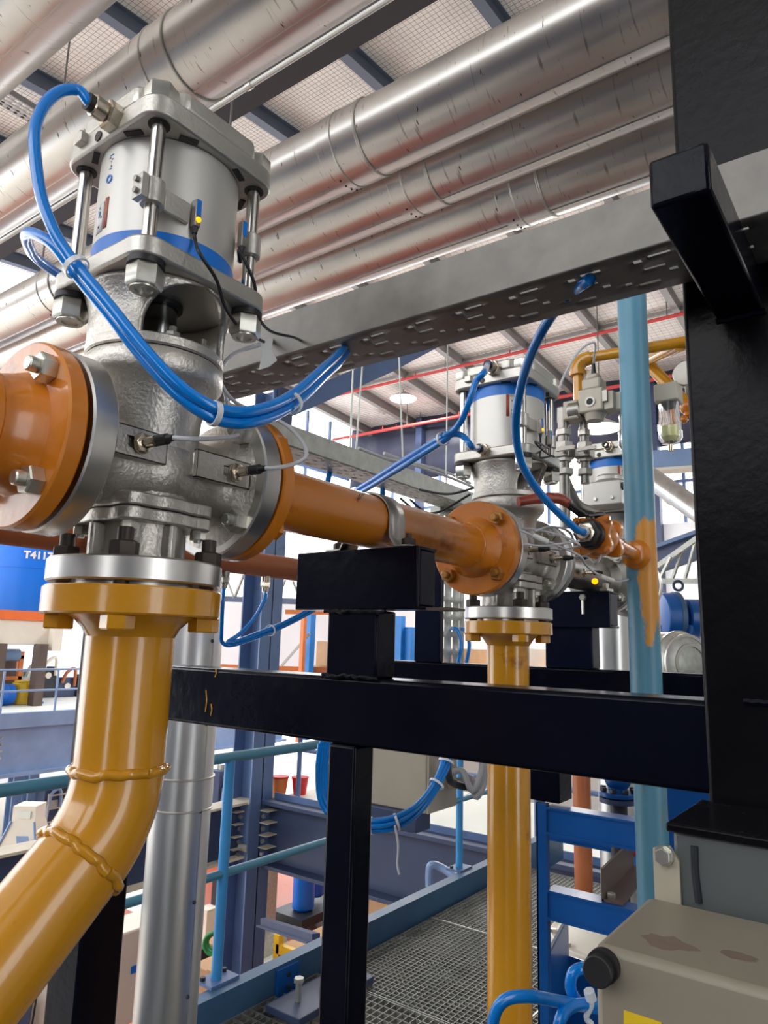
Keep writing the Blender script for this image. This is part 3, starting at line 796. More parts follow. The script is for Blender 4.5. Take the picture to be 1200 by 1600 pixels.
    for (x, y, e1, zz) in (((-.074, -.074, (1, 0, 0), .290), (.074, -.074, (-.35, -.93, 0), .298)) if not inverted else ((-.074+.148, -.074, (-.6, -.8, 0), .272), (-.074, -.074, (1, -.1, 0), .285))):
        e1 = nrm(e1); c = g(x, y, zz)
        k = obj('rod_clamp', MB().cyl(c-(0, 0, .015), c+(0, 0, .015), .0135, n=24, c=.001).bar(c-e1*.012+(0, 0, 0), c-e1*.020, .018, .028), ALU, t)
        sd = np.cross(e1, (0, 0, 1))
        for q in (-.007, .007):
            inst('clamp_screw', 'csc', lambda m: m.cyl((0, 0, 0), (0, 0, .004), .0035, n=10), STEELD, k, c-e1*.020+np.array([0, 0, q]), -e1)
        if x < 0:
            p0 = c+e1*.010-np.array([0, .008, .004])
            obj('switch_bracket', MB().bar(p0, p0+e1*.034, .004, .026), ALU, k, bev=.001)
            q = p0+e1*.040+np.array([0, -.006, 0])
        else:
            q = c+np.array([-.020, -.006, .004])
            obj('switch_bracket', MB().bar(c, q, .004, .014), ALU, k)
        s_ = obj('position_switch', MB().bx(q[0]-.004, q[0]+.004, q[1]-.005, q[1]+.004, q[2]-.016, q[2]+.018), STEELD, t, bev=.001)
        obj('switch_face', MB().bx(q[0]-.0032, q[0]+.0032, q[1]-.0056, q[1]-.005, q[2]-.002, q[2]+.0175), BANDB, s_)
        if x < 0: obj('indicator_light', MB().sph(q+(0, -.0052, -.008), .0034, 12, 8), LED, s_)
        obj('cable_boot', MB().cyl(q+(0, 0, -.016), q+(0, 0, -.024), .0042, .003, n=12), BLACKR, s_)
        ends.append(q+np.array([0, 0, -.024]))
    # sensor brackets on the branches: slotted plates facing -y
    prox = []
    for s in (-1, 1):
        x0, x1 = (-.112, -.026) if s < 0 else (.016, .098)
        z0 = -.014 if s < 0 else -.018
        yb = -.074
        us_ = [x0, x0+.030, x0+.036, x0+.058, x1] if s < 0 else [x0, x0+.034, x0+.040, x0+.062, x1]
        m = MB(); vs_ = [z0, z0+.0095, z0+.0225, z0+.033]
        hl = {(2, 1)} if True else set()
        for yy in (yb, yb+.006):
            m.holed(us_, vs_, hl, lambda u, v, yy=yy: g(u, yy, v))
        m.bx(V[0]+x0, V[0]+x1, PY+yb, PY+yb+.006, PZ+z0, PZ+z0+.0012).bx(V[0]+x0, V[0]+x1, PY+yb, PY+yb+.006, PZ+z0+.0318, PZ+z0+.033).bx(V[0]+x0, V[0]+x0+.001, PY+yb, PY+yb+.006, PZ+z0, PZ+z0+.033).bx(V[0]+x1-.001, V[0]+x1, PY+yb, PY+yb+.006, PZ+z0, PZ+z0+.033)
        br = obj('sensor_bracket', m, STEEL, t)
        obj('bracket_arm', MB().bx(V[0]+min(x0, x1)+(.03 if s < 0 else 0), V[0]+(x1 if s < 0 else x0+.034), PY+yb+.006, PY-.045, PZ+z0+.002, PZ+z0+.031), STEEL, br, bev=.002)
        if full or s < 0: prox.append(proximity(t, g(us_[3]-.006, yb-.003, z0+.016), (.06, -1, .0)))
    return t, pf+np.array([-.034, 0, 0]), p2, ends, prox


V1, A1, _, E1, X1 = build_valve(0, 'nearest steel pneumatic valve with an upright cylinder and blue band at its foot')
V2, A2, B2, E2, X2 = build_valve(1, 'second steel pneumatic valve whose cylinder has its blue band at the top', inverted=True)
V3, A3, B3, E3, X3 = build_valve(2, 'farthest steel pneumatic valve, mostly hidden by the worn teal standpipe', inverted=True, full=False)


def slipflange(t, c, d, m, key, R=.0985, L=.021, neck=True, face=.002, bmat=None, pr=.0445, nuts=nut_stud, zo=.021):
    """flange whose gasket face is at c; its pipe leaves along d"""
    c = np.asarray(c, float); d = nrm(d)
    f = obj('flange', MB().ring(c, c+d*L, R, .03, n=64, c=.0025), m, t)
    obj('raised_face', MB().ring(c-d*.002, c+d*.001, .066, .03, n=40), m, f)
    if neck: obj('weld_neck', MB().lathe([(pr+.020, L-.001), (pr+.014, L+.008), (pr+.008, L+.020), (pr, L+.034)], c, d, n=40), m, f)
    bolts(t, c, .080, d, (45, 135, 225, 315), key, zo, bmat or ZINC, nuts, 'flange_bolt')
    return f


def weld(t, c, d, r, m, amp=.0012, w=.0045):
    c = np.asarray(c, float); u, w_, d = frame(d); rnd = random.Random(int(c[0]*1000+c[2]*977)); pts = []
    for k in range(49):
        a = 2*PI*k/48; rr = r+rnd.uniform(-amp, amp)*.6
        pts.append(c+(u*math.cos(a)+w_*math.sin(a))*rr+d*rnd.uniform(-amp, amp))
    obj('weld_bead', MB().tube(pts, w, n=8, sub=3), m, t, ang=80)


# inlet pipe coming from the viewer's side
t = thing('orange_pipe', 'short orange flanged pipe joined to the near end of the first valve', 'pipe', (.1, PY, PZ))
slipflange(t, (XV[0]-.135, PY, PZ), (-1, 0, 0), ORANGE, 'on1', neck=False, nuts=nut_stud)
obj('hub', MB().lathe([(.066, .020), (.060, .034), (.055, .050), (.0545, .058), (.060, .062), (.060, .075), (.053, .080), (.051, 1.30)], (XV[0]-.135, PY, PZ), (-1, 0, 0), n=44), ORANGE, t)
# spool between valve 1 and 2
t = thing('orange_pipe', 'orange flanged pipe between the first and second valves, clamped on a black saddle', 'pipe', (.97, PY, PZ-.0445))
xa, xb = XV[0]+.1345, XV[1]-.1345
slipflange(t, (xa, PY, PZ), (1, 0, 0), ORANGE, 'oh1', bmat=ORANGE, nuts=head)
slipflange(t, (xb, PY, PZ), (-1, 0, 0), ORANGE, 'on2', bmat=mat('painted_brass_bolt', lin(176, 122, 56), .3, .4), nuts=nut_stud)
obj('pipe_tube', MB().cyl((xa+.05, PY, PZ), (xb-.05, PY, PZ), .0445, n=44), ORANGE, t)
weld(t, (xb-.056, PY, PZ), (1, 0, 0), .0445, ORANGE, .0008, .0035)
sc_ = MB()
for k in range(3): sc_.bar((.852+.008*k, PY-.0455*math.cos(.5), PZ+.012+.008*k), (.856+.008*k, PY-.0453*math.cos(.3), PZ+.028+.005*k), .004, .001)
obj('paint_scuff', sc_, BROWN, t)
# spool between valve 2 and 3 (grey)
t = thing('steel_pipe', 'short dark steel pipe joining the second and farthest valves', 'pipe', ((XV[1]+XV[2])/2, PY, PZ-.05))
xa, xb = XV[1]+.1345, XV[2]-.1345
slipflange(t, (xa, PY, PZ), (1, 0, 0), STEELD, 'sd1', nuts=head)
slipflange(t, (xb, PY, PZ), (-1, 0, 0), STEELD, 'sd2', nuts=nut_stud)
obj('pipe_tube', MB().cyl((xa+.05, PY, PZ), (xb-.05, PY, PZ), .0445, n=36), STEELD, t)
for k, (xx, cc) in enumerate(((xa+.10, BRASS), (xa+.19, BRASS))):
    e = proximity(t, (xx, PY-.052, PZ+.02-.03*k), (.25, -1, 0))
obj('indicator_light', MB().sph((xa+.215, PY-.072, PZ-.03), .008, 14, 10), LED, t)
# clamp on the saddle
t = thing('pipe_clamp', 'grey steel strap clamping the orange pipe onto the black saddle', 'clamp', (.945, PY, PZ-.05))
pts = []
cxm = .93
m = MB(); us = np.radians(np.linspace(-10, 190, 30))
prof = [(PY+.054, PZ-.047), (PY+.054, PZ-.044)]
v = []; f = []
path = [(PY-.088, PZ-.046), (PY-.056, PZ-.046), (PY-.0475, PZ-.03)]+[(PY-.0475*math.cos(a), PZ+.0475*math.sin(a)) for a in np.linspace(.0, PI, 26)]+[(PY+.0475, PZ-.03), (PY+.056, PZ-.046), (PY+.088, PZ-.046)]
v = [(xx, y, z) for xx in (cxm, cxm+.042) for y, z in path]; n = len(path)
f = [(i, i+1, n+i+1, n+i) for i in range(n-1)]
obj('strap', MB().add(v, f), STEELD, t, solid=.004, ang=50)
inst('clamp_bolt', 'clb', lambda m: m.hexa((0, 0, 0), (0, 0, .012), .020).cyl((0, 0, .012), (0, 0, .02), .005, n=10), RUSTB, t, (cxm+.02, PY-.073, PZ-.044))
inst('clamp_bolt', 'clb', nut_stud, RUSTB, t, (cxm+.02, PY+.073, PZ-.044))


def yellow_head(m): return m.hexa((0, 0, 0), (0, 0, .016), .030)


# lower yellow pipe with elbow
t = thing('yellow_pipe', 'ochre yellow flanged pipe with a welded bend under the first valve', 'pipe', (XV[0]-.1, PY, PZ-.7))
zt = PZ-.1475; R0 = .0485
f_ = obj('flange', MB().ring((XV[0], PY, zt), (XV[0], PY, zt-.031), .0985, .03, n=40, c=.002), YELLOW, t, ang=12)
bolts(t, (XV[0], PY, zt-.031), .080, (0, 0, -1), (45, 135, 225, 315), 'yh', 0, YELLOW, yellow_head, 'flange_bolt')
obj('weld_neck', MB().lathe([(.072, .030), (.062, .036), (.054, .044), (R0, .054)], (XV[0], PY, zt), (0, 0, -1), n=40), YELLOW, f_)
ze = PZ-.345
obj('pipe_tube', MB().cyl((XV[0], PY, zt-.05), (XV[0], PY, ze), R0, n=48), YELLOW, t)
RB = .125; pts = []
for k in range(13):
    a = math.radians(45*k/12); pts.append((XV[0]-RB*(1-math.cos(a)), PY, ze-RB*math.sin(a)))
obj('elbow', MB().tube(pts, R0+.0005, n=48, sm=False), YELLOW, t)
e = np.array(pts[-1]); dd = np.array([-.7071, 0, -.7071])
obj('pipe_tube', MB().cyl(e, e+dd*.42, R0, n=48), YELLOW, t)
weld(t, (XV[0], PY, ze), (0, 0, 1), R0+.0005, YELLOW, .0016, .0055)
weld(t, e, dd, R0+.0005, YELLOW, .0016, .0055)
# straight yellow pipes under valve 2 and 3
for i, lab in ((1, 'tall straight ochre yellow pipe dropping from the second valve to the floor'),):
    t = thing('yellow_pipe', lab, 'pipe', (XV[i], PY, 0))
    f_ = obj('flange', MB().ring((XV[i], PY, zt), (XV[i], PY, zt-.028), .0965, .03, n=40, c=.002), YELLOW, t, ang=12)
    bolts(t, (XV[i], PY, zt-.028), .080, (0, 0, -1), (45, 135, 225, 315), 'yh', 0, YELLOW, yellow_head, 'flange_bolt')
    obj('weld_neck', MB().lathe([(.068, .027), (.056, .036), (.0455, .052)], (XV[i], PY, zt), (0, 0, -1), n=40), YELLOW, f_)
    obj('pipe_tube', MB().cyl((XV[i], PY, zt-.05), (XV[i], PY, -.5), .0455, n=48), YELLOW, t)
# ------------------------------------------------------------------ teal standpipe and ball valve
TX, TY = 1.776, .525
t = thing('standpipe', 'worn teal upright pipe splashed with ochre paint, passing behind the tray', 'pipe', (TX, TY, 0))
obj('pipe_tube', MB().cyl((TX, TY, 0), (TX, TY, 2.62), .0365, n=44), TEAL, t)
obj('pipe_cap', MB().cyl((TX, TY, 2.62), (TX, TY, 2.66), .042, n=24, c=.006), TEAL, t)
bz = 1.832
obj('branch_stub', MB().tube([(TX-.02, TY, bz-.012), (TX-.08, TY, bz-.006), (TX-.21, TY, bz)], .0165, n=20), ORANGE, t)
obj('weld_blob', MB().lathe([(.0165, 0), (.026, .004), (.030, .012), (.036, .02)], (TX-.062, TY, bz-.007), (1, 0, 0), n=24), ORANGE, t)
BVX = TX-.29
t = thing('ball_valve', 'ochre painted ball valve with a red lever on the teal standpipe', 'valve', (BVX, TY, bz))
obj('body', MB().sph((BVX, TY, bz), .038, 28, 18, sc=(1.15, 1, 1)).cyl((BVX-.055, TY, bz), (BVX+.055, TY, bz), .029, n=30, c=.003), ORANGE, t)
m = MB(); poly = []
for k in range(40):
    a = 2*PI*k/40; r = .042+.008*math.cos(4*(a-PI/4)); poly.append((BVX+.020, TY+r*math.cos(a), bz+r*math.sin(a)))
m.prism(poly, (0, 0, 0), (.016, 0, 0)); obj('body_flange', m, ORANGE, t, bev=.002)
m = MB(); poly = [(BVX-.044, y, z) for _, y, z in poly]; m.prism(poly, (0, 0, 0), (.014, 0, 0)); obj('body_flange', m, ORANGE, t, bev=.002)
for a in (45, 135, 225, 315):
    inst('body_bolt', 'bvb', lambda m: m.hexa((0, 0, 0), (0, 0, .008), .014).cyl((0, 0, .008), (0, 0, .012), .004, n=8), ORANGE, t, (BVX-.044, TY+.046*math.cos(math.radians(a)), bz+.046*math.sin(math.radians(a))), (-1, 0, 0))
obj('reducer', MB().cyl((BVX+.036, TY, bz), (TX-.19, TY, bz), .024, .019, n=24), ORANGE, t)
obj('end_bush', MB().cyl((BVX-.052, TY, bz), (BVX-.066, TY, bz), .031, .029, n=28).hexa((BVX-.066, TY, bz), (BVX-.078, TY, bz), .050), BLACKR, t)
c_ = obj('tube_fitting', MB().hexa((BVX-.076, TY, bz), (BVX-.088, TY, bz), .038).ring((BVX-.088, TY, bz), (BVX-.098, TY, bz), .014, .008, n=22), BRASS, t)
obj('stem', MB().cyl((BVX, TY, bz+.03), (BVX, TY, bz+.052), .011, n=18).hexa((BVX, TY, bz+.046), (BVX, TY, bz+.056), .017), RUSTB, t)
lv = [np.array([BVX+.012, TY, bz+.054]), D(912, 806, 1.475), D(884, 786, 1.465)]
mm = MB()
for a, b_ in zip(lv[:-1], lv[1:]): mm.bar(a, b_, .024, .005, up=(0, 0, 1))
h_ = obj('lever', mm, BLACKR, t, bev=.001)
obj('grip', MB().tube([D(888, 787, 1.466), D(872, 779, 1.46), D(840, 779, 1.45), D(810, 784, 1.44)], lambda s: .0115-.004*abs(s-.45), n=16), REDRUBBER, h_)
BV_END = np.array([BVX-.095, TY, bz])

# ------------------------------------------------------------------ filter regulator group and its yellow line
fx, fy, fz = 1.80, .64, 2.245
t = thing('filter_regulator', 'warm grey air regulator and filter unit with clear bowls beside the teal pipe', 'regulator', (fx, fy, fz-.07))
rb = obj('regulator_body', MB().bx(fx-.034, fx+.034, fy-.034, fy+.034, fz-.03, fz+.034), BEIGEP, t, bev=.005)
obj('side_port', MB().ring((fx-.034, fy, fz-.004), (fx-.037, fy, fz-.004), .014, .009, n=20), STEELD, rb)
obj('port_hole', MB().cyl((fx-.0345, fy, fz-.004), (fx-.0355, fy, fz-.004), .009, n=20), INK, rb)
obj('valve_head', MB().bx(fx-.026, fx+.026, fy-.026, fy+.026, fz+.034, fz+.066).bx(fx-.017, fx+.017, fy-.017, fy+.017, fz+.066, fz+.082), BEIGEP, t, bev=.006)
obj('cable_boot', MB().cyl((fx, fy, fz+.080), (fx, fy, fz+.118), .007, .004, n=14), BLACKR, t)
obj('under_collar', MB().cyl((fx, fy, fz-.03), (fx, fy, fz-.048), .030, .022, n=24), BEIGEP, t)
obj('gauge_block', MB().bx(fx-.030, fx+.030, fy+.036, fy+.078, fz-.040, fz+.012), BEIGEP, t, bev=.005)
obj('joint_ring', MB().cyl((fx-.012, fy+.066, fz-.015), (fx-.012, fy+.030, fz-.015), .026, n=20, c=.003), STEELD, t)
obj('end_block', MB().bx(fx-.02, fx+.03, fy+.078, fy+.10, fz-.045, fz+.004), STEELD, t, bev=.004)
obj('spacer', MB().bx(fx-.028, fx+.028, fy-.060, fy-.034, fz-.03, fz+.02), BEIGEP, t, bev=.003)
obj('clip', MB().bx(fx-.037, fx-.028, fy-.046, fy-.034, fz-.01, fz+.02), STEELD, t)
# two glass bowls further along -y
for k, (dx, dy, dz) in enumerate(((.02, -.085, -.03), (.10, -.165, .0))):
    bxp, byp, bzp = fx+dx, fy+dy, fz+dz
    hd = obj('filter_head', MB().bx(bxp-.03, bxp+.03, byp-.03, byp+.03, bzp+.0, bzp+.05), BEIGEP, t, bev=.004)
    obj('bowl', MB().lathe([(.026, 0), (.027, -.05), (.030, -.056), (.030, -.095), (.022, -.108), (.008, -.112), (.0, -.112)], (bxp, byp, bzp), n=28), GLASSC, hd)
    obj('oil_fill', MB().lathe([(.0, -.065), (.028, -.065), (.028, -.094), (.020, -.105), (0, -.106)], (bxp, byp, bzp), n=24), OIL, hd)
    obj('drain', MB().cyl((bxp, byp, bzp-.112), (bxp, byp, bzp-.130), .007, n=12), BRASS, hd)
t = thing('yellow_pipe', 'thin ochre line with an elbow feeding the air regulator, running behind the teal pipe', 'pipe', (fx+.05, fy, fz+.1))
a0 = np.array([fx+.03, fy+.055, fz+.0125]); tp = fz+.135
obj('riser', MB().cyl(a0, (a0[0], a0[1], tp-.02), .014, n=20), YELLOW, t)
obj('elbow', MB().tube([(a0[0], a0[1], tp-.03), (a0[0], a0[1], tp-.01), (a0[0]+.004, a0[1]-.012, tp+.008), (a0[0]+.008, a0[1]-.035, tp+.014)], .020, n=18), YELLOW, t)
obj('run', MB().cyl((a0[0]+.006, a0[1]-.03, tp+.014), (a0[0]+.15, a0[1]-.50, tp+.05), .015, n=20), YELLOW, t)
obj('union', MB().hexa((a0[0]+.085, a0[1]-.275, tp+.032), (a0[0]+.095, a0[1]-.31, tp+.034), .040), YELLOW, t)
obj('riser_elbow_ring', MB().ring((a0[0], a0[1], tp-.034), (a0[0], a0[1], tp-.022), .023, .013, n=20), YELLOW, t)
t = thing('yellow_pipe', 'slanting ochre pipe stub ending in a fitting beside the black column', 'pipe', (2.1, .47, 2.27))
q0 = D(1010, 565, 2.15); q1 = D(1075, 635, 2.05)
obj('run', MB().tube([(1.905, .44, 2.405), q0, q1], .019, n=20, sm=False), YELLOW, t)
obj('elbow', MB().sph(q1, .024, 16, 10).cyl(q1, q1+(.02, -.06, 0), .019, n=16), ORANGE, t)
obj('drain_cock', MB().cyl(q1+(0, 0, -.01), q1+(-.01, .0, -.035), .012, .009, n=12).sph(q1+(-.012, .01, -.04), .012, 10, 8), ORANGE, t)
t = thing('pressure_gauge', 'small round steel dial housing tucked behind the black column edge', 'gauge', D(1068, 575, 2.2))
q = D(1072, 582, 2.2)
obj('case', MB().cyl(q, q+(.03, 0, 0), .042, n=28, c=.004), STEELD, t)
obj('stem', MB().tube([q+(.015, 0, -.04), (q+q1)/2+(.02, 0, 0), q1+(.005, 0, .018)], .010, n=12), STEELD, t)
# stainless manifold of small valves
mp_ = D(885, 720, 1.95)
t = thing('valve_manifold', 'cluster of small stainless valves and tubes behind the second cylinder', 'manifold', mp_-(0, 0, .3))
for k, (px, y0, y1, r) in enumerate(((880, 655, 830, .0145), (912, 655, 760, .0115))):
    a, b_ = D(px, y0, 1.95), D(px, y1, 1.95); b_ = np.array([a[0], a[1], b_[2]])
    obj('riser', MB().cyl(a, b_, r, n=18), STEELD, t)
    for j, z in enumerate(np.linspace(a[2]-.03, a[2]-.14, 4)):
        obj('union_nut', MB().hexa((a[0], a[1], z), (a[0], a[1], z-.018), r*2.6+(.006 if j % 2 else 0)), STEEL, t)
    obj('valve_block', MB().bx(a[0]-.022, a[0]+.022, a[1]-.022, a[1]+.022, a[2]-.112, a[2]-.085), STEELD, t, bev=.004)
    obj('handle_stem', MB().cyl((a[0]-.02, a[1]-.01, a[2]-.098), (a[0]-.05, a[1]-.025, a[2]-.098), .006, n=10).bar((a[0]-.05, a[1]-.05, a[2]-.098), (a[0]-.05, a[1]+.0, a[2]-.098), .010, .010), STEEL, t)
a = D(897, 775, 1.95)
obj('cross_tee', MB().tube([D(880, 740, 1.95), D(890, 765, 1.95), D(905, 790, 1.95), D(930, 800, 1.97)], .013, n=16), STEELD, t)
# grey actuator housing in front of the farthest valve's cylinder
t = thing('solenoid_housing', 'pale grey metal housing standing behind the ball valve lever', 'housing', (2.05, .63, 1.95))
q = P(912, 792, 'X', 2.02); q2 = P(970, 748, 'X', 2.02)
obj('case', MB().bx(2.02, 2.10, q2[1], q[1], q[2], q2[2]), CYL, t, bev=.004)
yc = (q[1]+q2[1])/2
obj('cap', MB().cyl((2.06, yc-.01, q2[2]), (2.06, yc-.01, q2[2]+.022), .040, n=28, c=.006), CYL, t)
obj('cable_entry', MB().cyl((2.03, q2[1], q2[2]-.02), (2.03, q2[1]-.03, q2[2]-.02), .012, n=14), BLACKR, t)
obj('cover_screw', MB().hexa((2.02, yc+.02, q[2]+.02), (2.014, yc+.02, q[2]+.02), .010).hexa((2.02, yc-.03, q[2]+.02), (2.014, yc-.03, q[2]+.02), .010), ZINC, t)

# ------------------------------------------------------------------ rust coloured pipe behind with two drop fittings
t = thing('rust_pipe', 'rust orange horizontal pipe running behind the first valve, blue tubes hanging from it', 'pipe', (.9, 1.6, 1.80))
obj('pipe_tube', MB().cyl((.2, 1.6, 1.825), (2.0, 1.6, 1.825), .036, n=32), RUSTO, t)
NZ = []
for px in (351, 415):
    q = P(px, 905, 'Y', 1.6)
    f_ = obj('drop_fitting', MB().cyl((q[0], 1.6, 1.80), (q[0], 1.6, 1.772), .014, n=16).hexa((q[0], 1.6, 1.775), (q[0], 1.6, 1.757), .026).cyl((q[0], 1.6, 1.757), (q[0], 1.6, 1.742), .010, n=14), BRASS if px > 400 else STEELD, t)
    NZ.append(np.array([q[0], 1.6, 1.745]))

# ------------------------------------------------------------------ blue tubes
TR_ = .0063


def tubes(label, runs, ties=(), r=TR_, m=None, cat='tube', name='air_tube', group=None):
    """one bundle that moves together: each run is a list of world points"""
    c = np.mean([np.asarray(q, float) for rn in runs for q in rn], axis=0)
    t = thing(name, label, cat, c, group)
    for rn in runs: obj('tube' if cat == 'tube' else 'cable', MB().tube(rn, r, n=12, sub=8), m or TUBE, t)
    for (c0, d, rr) in ties:
        k = obj('cable_tie', MB().ring(np.asarray(c0)-nrm(d)*.003, np.asarray(c0)+nrm(d)*.003, rr+.0012, rr-.0006, n=20), CLEARP, t)
        u, w_, dd_ = frame(d)
    return t


# bundle hanging across the first valve
off = lambda pts, k: [np.asarray(p)+np.array(k) for p in pts]
base = [D(120, 415, .735), D(170, 476, .725), D(232, 553, .715), D(290, 610, .715), D(345, 640, .73), D(400, 641, .77), D(455, 618, .84), D(505, 575, .95), D(534, 548, 1.10)]
top = P(545, 535, 'Z', 2.075)
t1 = [A1+(.004, 0, 0), A1, D(122, 141, .81), D(92, 144, .795), D(66, 170, .78), D(54, 215, .765), D(63, 300, .75), D(84, 360, .742), D(105, 395, .738)]+base+[top]
hp = [D(205, 520, .99), D(130, 455, 1.0), D(62, 408, .90), D(44, 382, .82), D(42, 366, .78), D(56, 366, .76), D(85, 384, .745)]
t2 = [p for p in hp]+off(base, (.006, .004, -.010))+[top+(.01, .006, 0)]
t3 = off([D(88, 392, .748)]+base, (-.004, .012, -.004))+[top+(-.004, .018, 0)]
def tie_at(a, b, rr): return ((np.asarray(a)+np.asarray(b))/2, np.asarray(b)-np.asarray(a), rr)
tubes('bundle of blue air tubes looping from the nearest cylinder top across its valve body', [t1, t2], [(D(119, 417, .735), base[1]-base[0], .0122), (D(334, 637, .727)+(.003, .002, -.005), base[5]-base[3], .0122), (D(455, 622, .84)+(.003, .002, -.005), base[7]-base[5], .0122)])
# second valve's pair
j = D(693, 682, 1.40)
lo = [D(640, 713, 1.50), D(590, 745, 1.62), D(548, 772, 1.75), D(520, 800, 1.85)]
a_ = [A2, D(757, 581, 1.36), D(744, 596, 1.35), D(735, 622, 1.345), D(722, 655, 1.36), D(706, 675, 1.385), j]+lo
b_ = [B2+(-.03, 0, 0), D(738, 699, 1.37), D(725, 683, 1.38), D(708, 678, 1.39), j+(.004, .006, -.009)]+off(lo, (.002, .006, -.014))
c_ = [D(690, 684, 1.405), ]+off(lo, (0, .02, .004))
tubes('pair of blue air tubes running from the second cylinder down behind the orange pipe', [a_, b_], [(j+(.002, .003, -.004), lo[0]-j, .0135)])
tubes('single blue air tube arching from the tray down to the ball valve', [[P(925, 436, 'Z', 2.075), P(915, 441, 'Z', 2.05), D(872, 480, 1.05), D(838, 535, 1.12), D(815, 600, 1.2), D(806, 665, 1.26), D(815, 722, 1.31), D(845, 772, 1.36), BV_END-np.array([.04, -.006, -.006]), BV_END]], r=.0078)
for k, (p0, p1, lab) in enumerate(((P(524, 733, 'Z', 2.20), P(506, 752, 'Y', 1.5), 'short blue tube end dropping from the far tray, nearer the first valve'), (P(606, 757, 'Z', 2.20), P(602, 782, 'Y', 1.5), 'short blue tube end dropping from the far tray above the pipe clamp'))):
    p1 = p1-(0, 0, .12)
    tubes(lab, [[p0+(0, .03, 0), (p0+p1)/2+(0, .02, 0), p1], [p0+(.012, .03, 0), (p0+p1)/2+(.012, .02, 0), p1+(.01, 0, 0)]])
# hanging loop under rust pipe
lp = D(347, 1003, 2.05)
tubes('blue tubes hanging in a loop below the rust orange pipe', [[NZ[0], D(348, 940, 2.03), D(346, 985, 2.04), lp, D(362, 1008, 2.06), D(400, 996, 2.12), D(440, 980, 2.2), D(485, 957, 2.3), D(530, 930, 2.4)],
      [NZ[1], D(414, 935, 2.14), D(398, 965, 2.12), D(375, 990, 2.08), D(356, 1003, 2.06), D(366, 1003, 2.06), D(402, 990, 2.12), D(442, 974, 2.2), D(485, 951, 2.3), D(530, 922, 2.4)]], [(D(422, 985, 2.16), (1, .3, .2), .016)], r=.006)
tubes('two short blue tubes clipped to the upright slotted tray', [[(2.72, 1.60, 1.5), (2.72, 1.58, 1.6), (2.722, 1.60, 1.66), (2.722, 1.63, 1.67)], [(2.79, 1.60, 1.5), (2.79, 1.58, 1.6), (2.788, 1.60, 1.66), (2.788, 1.63, 1.67)]], r=.008)
# white tag and thin cables of the first valve
tg = D(418, 552, .98)
t = thing('cable_tag', 'cream paper tag curled round the switch cables beside the first yoke', 'tag', tg)
q = [D(407, 530, .98), D(427, 528, .98), D(424, 545, .985), D(433, 563, .985), D(420, 573, .985), D(404, 578, .98), D(409, 555, .975)]
obj('tag_sheet', MB().prism(q, (0, 0, 0), nrm(_f)*.0012), WHITEP, t)
tubes('black switch cable from the lit sensor on the nearest cylinder', [[E1[0], E1[0]+(.0, -.003, -.01), D(312, 396, .805), D(338, 437, .825), D(352, 480, .855), D(378, 516, .905), D(404, 530, .955), D(412, 534, .975)]], r=.0021, m=BLACKR, cat='cable', name='switch_cable')
tubes('black switch cable from the clamp on the far right rod of the nearest cylinder', [[E1[1], E1[1]+(0, 0, -.012), D(374, 392, .885), D(397, 442, .895), D(402, 490, .93), D(422, 517, .99), D(458, 527, 1.06), P(470, 532, 'X', .79)]], r=.0021, m=BLACKR, cat='cable', name='switch_cable')
tubes('pale grey sensor cables curling from the first valve body up to the tray', [
    [X1[0], X1[0]+(.012, -.012, 0), D(335, 685, .80), D(368, 681, .88), D(385, 672, .96), D(405, 668, 1.0)],
    [X1[1], X1[1]+(.008, -.012, .001), D(462, 724, .89), D(478, 712, .90), D(472, 690, .92), D(448, 665, .93), D(415, 648, .93), D(370, 630, .92), D(346, 600, .92), D(347, 575, .94), D(365, 553, .98), D(395, 543, 1.04), P(425, 533, 'X', .79)],
    [D(358, 655, .96), D(352, 615, .95), D(343, 590, .95), D(352, 565, .96), D(372, 550, 1.0), D(396, 540, 1.05), P(428, 530, 'X', .79)]], r=.0026, m=GREYC, cat='cable', name='sensor_cable')
tubes('tangle of pale grey sensor cables beside the second valve, tied with white sleeves', [
    [X2[0], X2[0]+(.02, -.02, 0), D(905, 852, 1.40), D(880, 838, 1.42), D(840, 828, 1.45), D(815, 826, 1.48)],
    [X2[1], X2[1]+(.03, -.02, .005), D(930, 880, 1.5), D(938, 868, 1.5), D(930, 850, 1.6)],
    [D(812, 828, 1.42), D(835, 838, 1.42), D(870, 852, 1.42), D(905, 868, 1.44), D(915, 882, 1.48), D(930, 895, 1.55), D(960, 908, 1.62), D(985, 905, 1.75)],
    [D(835, 830, 1.42), D(862, 823, 1.45), D(890, 832, 1.5), D(900, 860, 1.5), D(912, 878, 1.5)],
    [D(818, 850, 1.42), D(845, 853, 1.42), D(875, 850, 1.42), D(905, 845, 1.44)]], r=.0024, m=GREYC, cat='cable', name='sensor_cable')
for k, (p, q, lab) in enumerate(((D(833, 837, 1.415), D(856, 847, 1.415), 'white sleeve on the cables beside the second valve flange'), (D(937, 900, 1.56), D(957, 907, 1.60), 'white sleeve on the cables in front of the farthest valve'))):
    o = obj('cable_sleeve', MB().cyl(p, q, .0055, n=14), WHITEP, label=lab, cat='sleeve')
tubes('grey regulator cable curving from the far cylinder to the regulator top', [[D(870, 620, 1.7), D(880, 590, 1.75), D(900, 555, 1.78), D(918, 538, 1.79), D(930, 538, 1.79), (fx, fy, fz+.116)]], r=.003, m=GREYC, cat='cable', name='sensor_cable')
tubes('black switch cable of the second cylinder', [[E2[0], D(836, 690, 1.44), D(850, 705, 1.47), D(866, 714, 1.52)], [E2[1], E2[1]+(.0, 0, -.03), D(845, 715, 1.48), D(864, 712, 1.52)]], r=.0022, m=BLACKR, cat='cable', name='switch_cable')
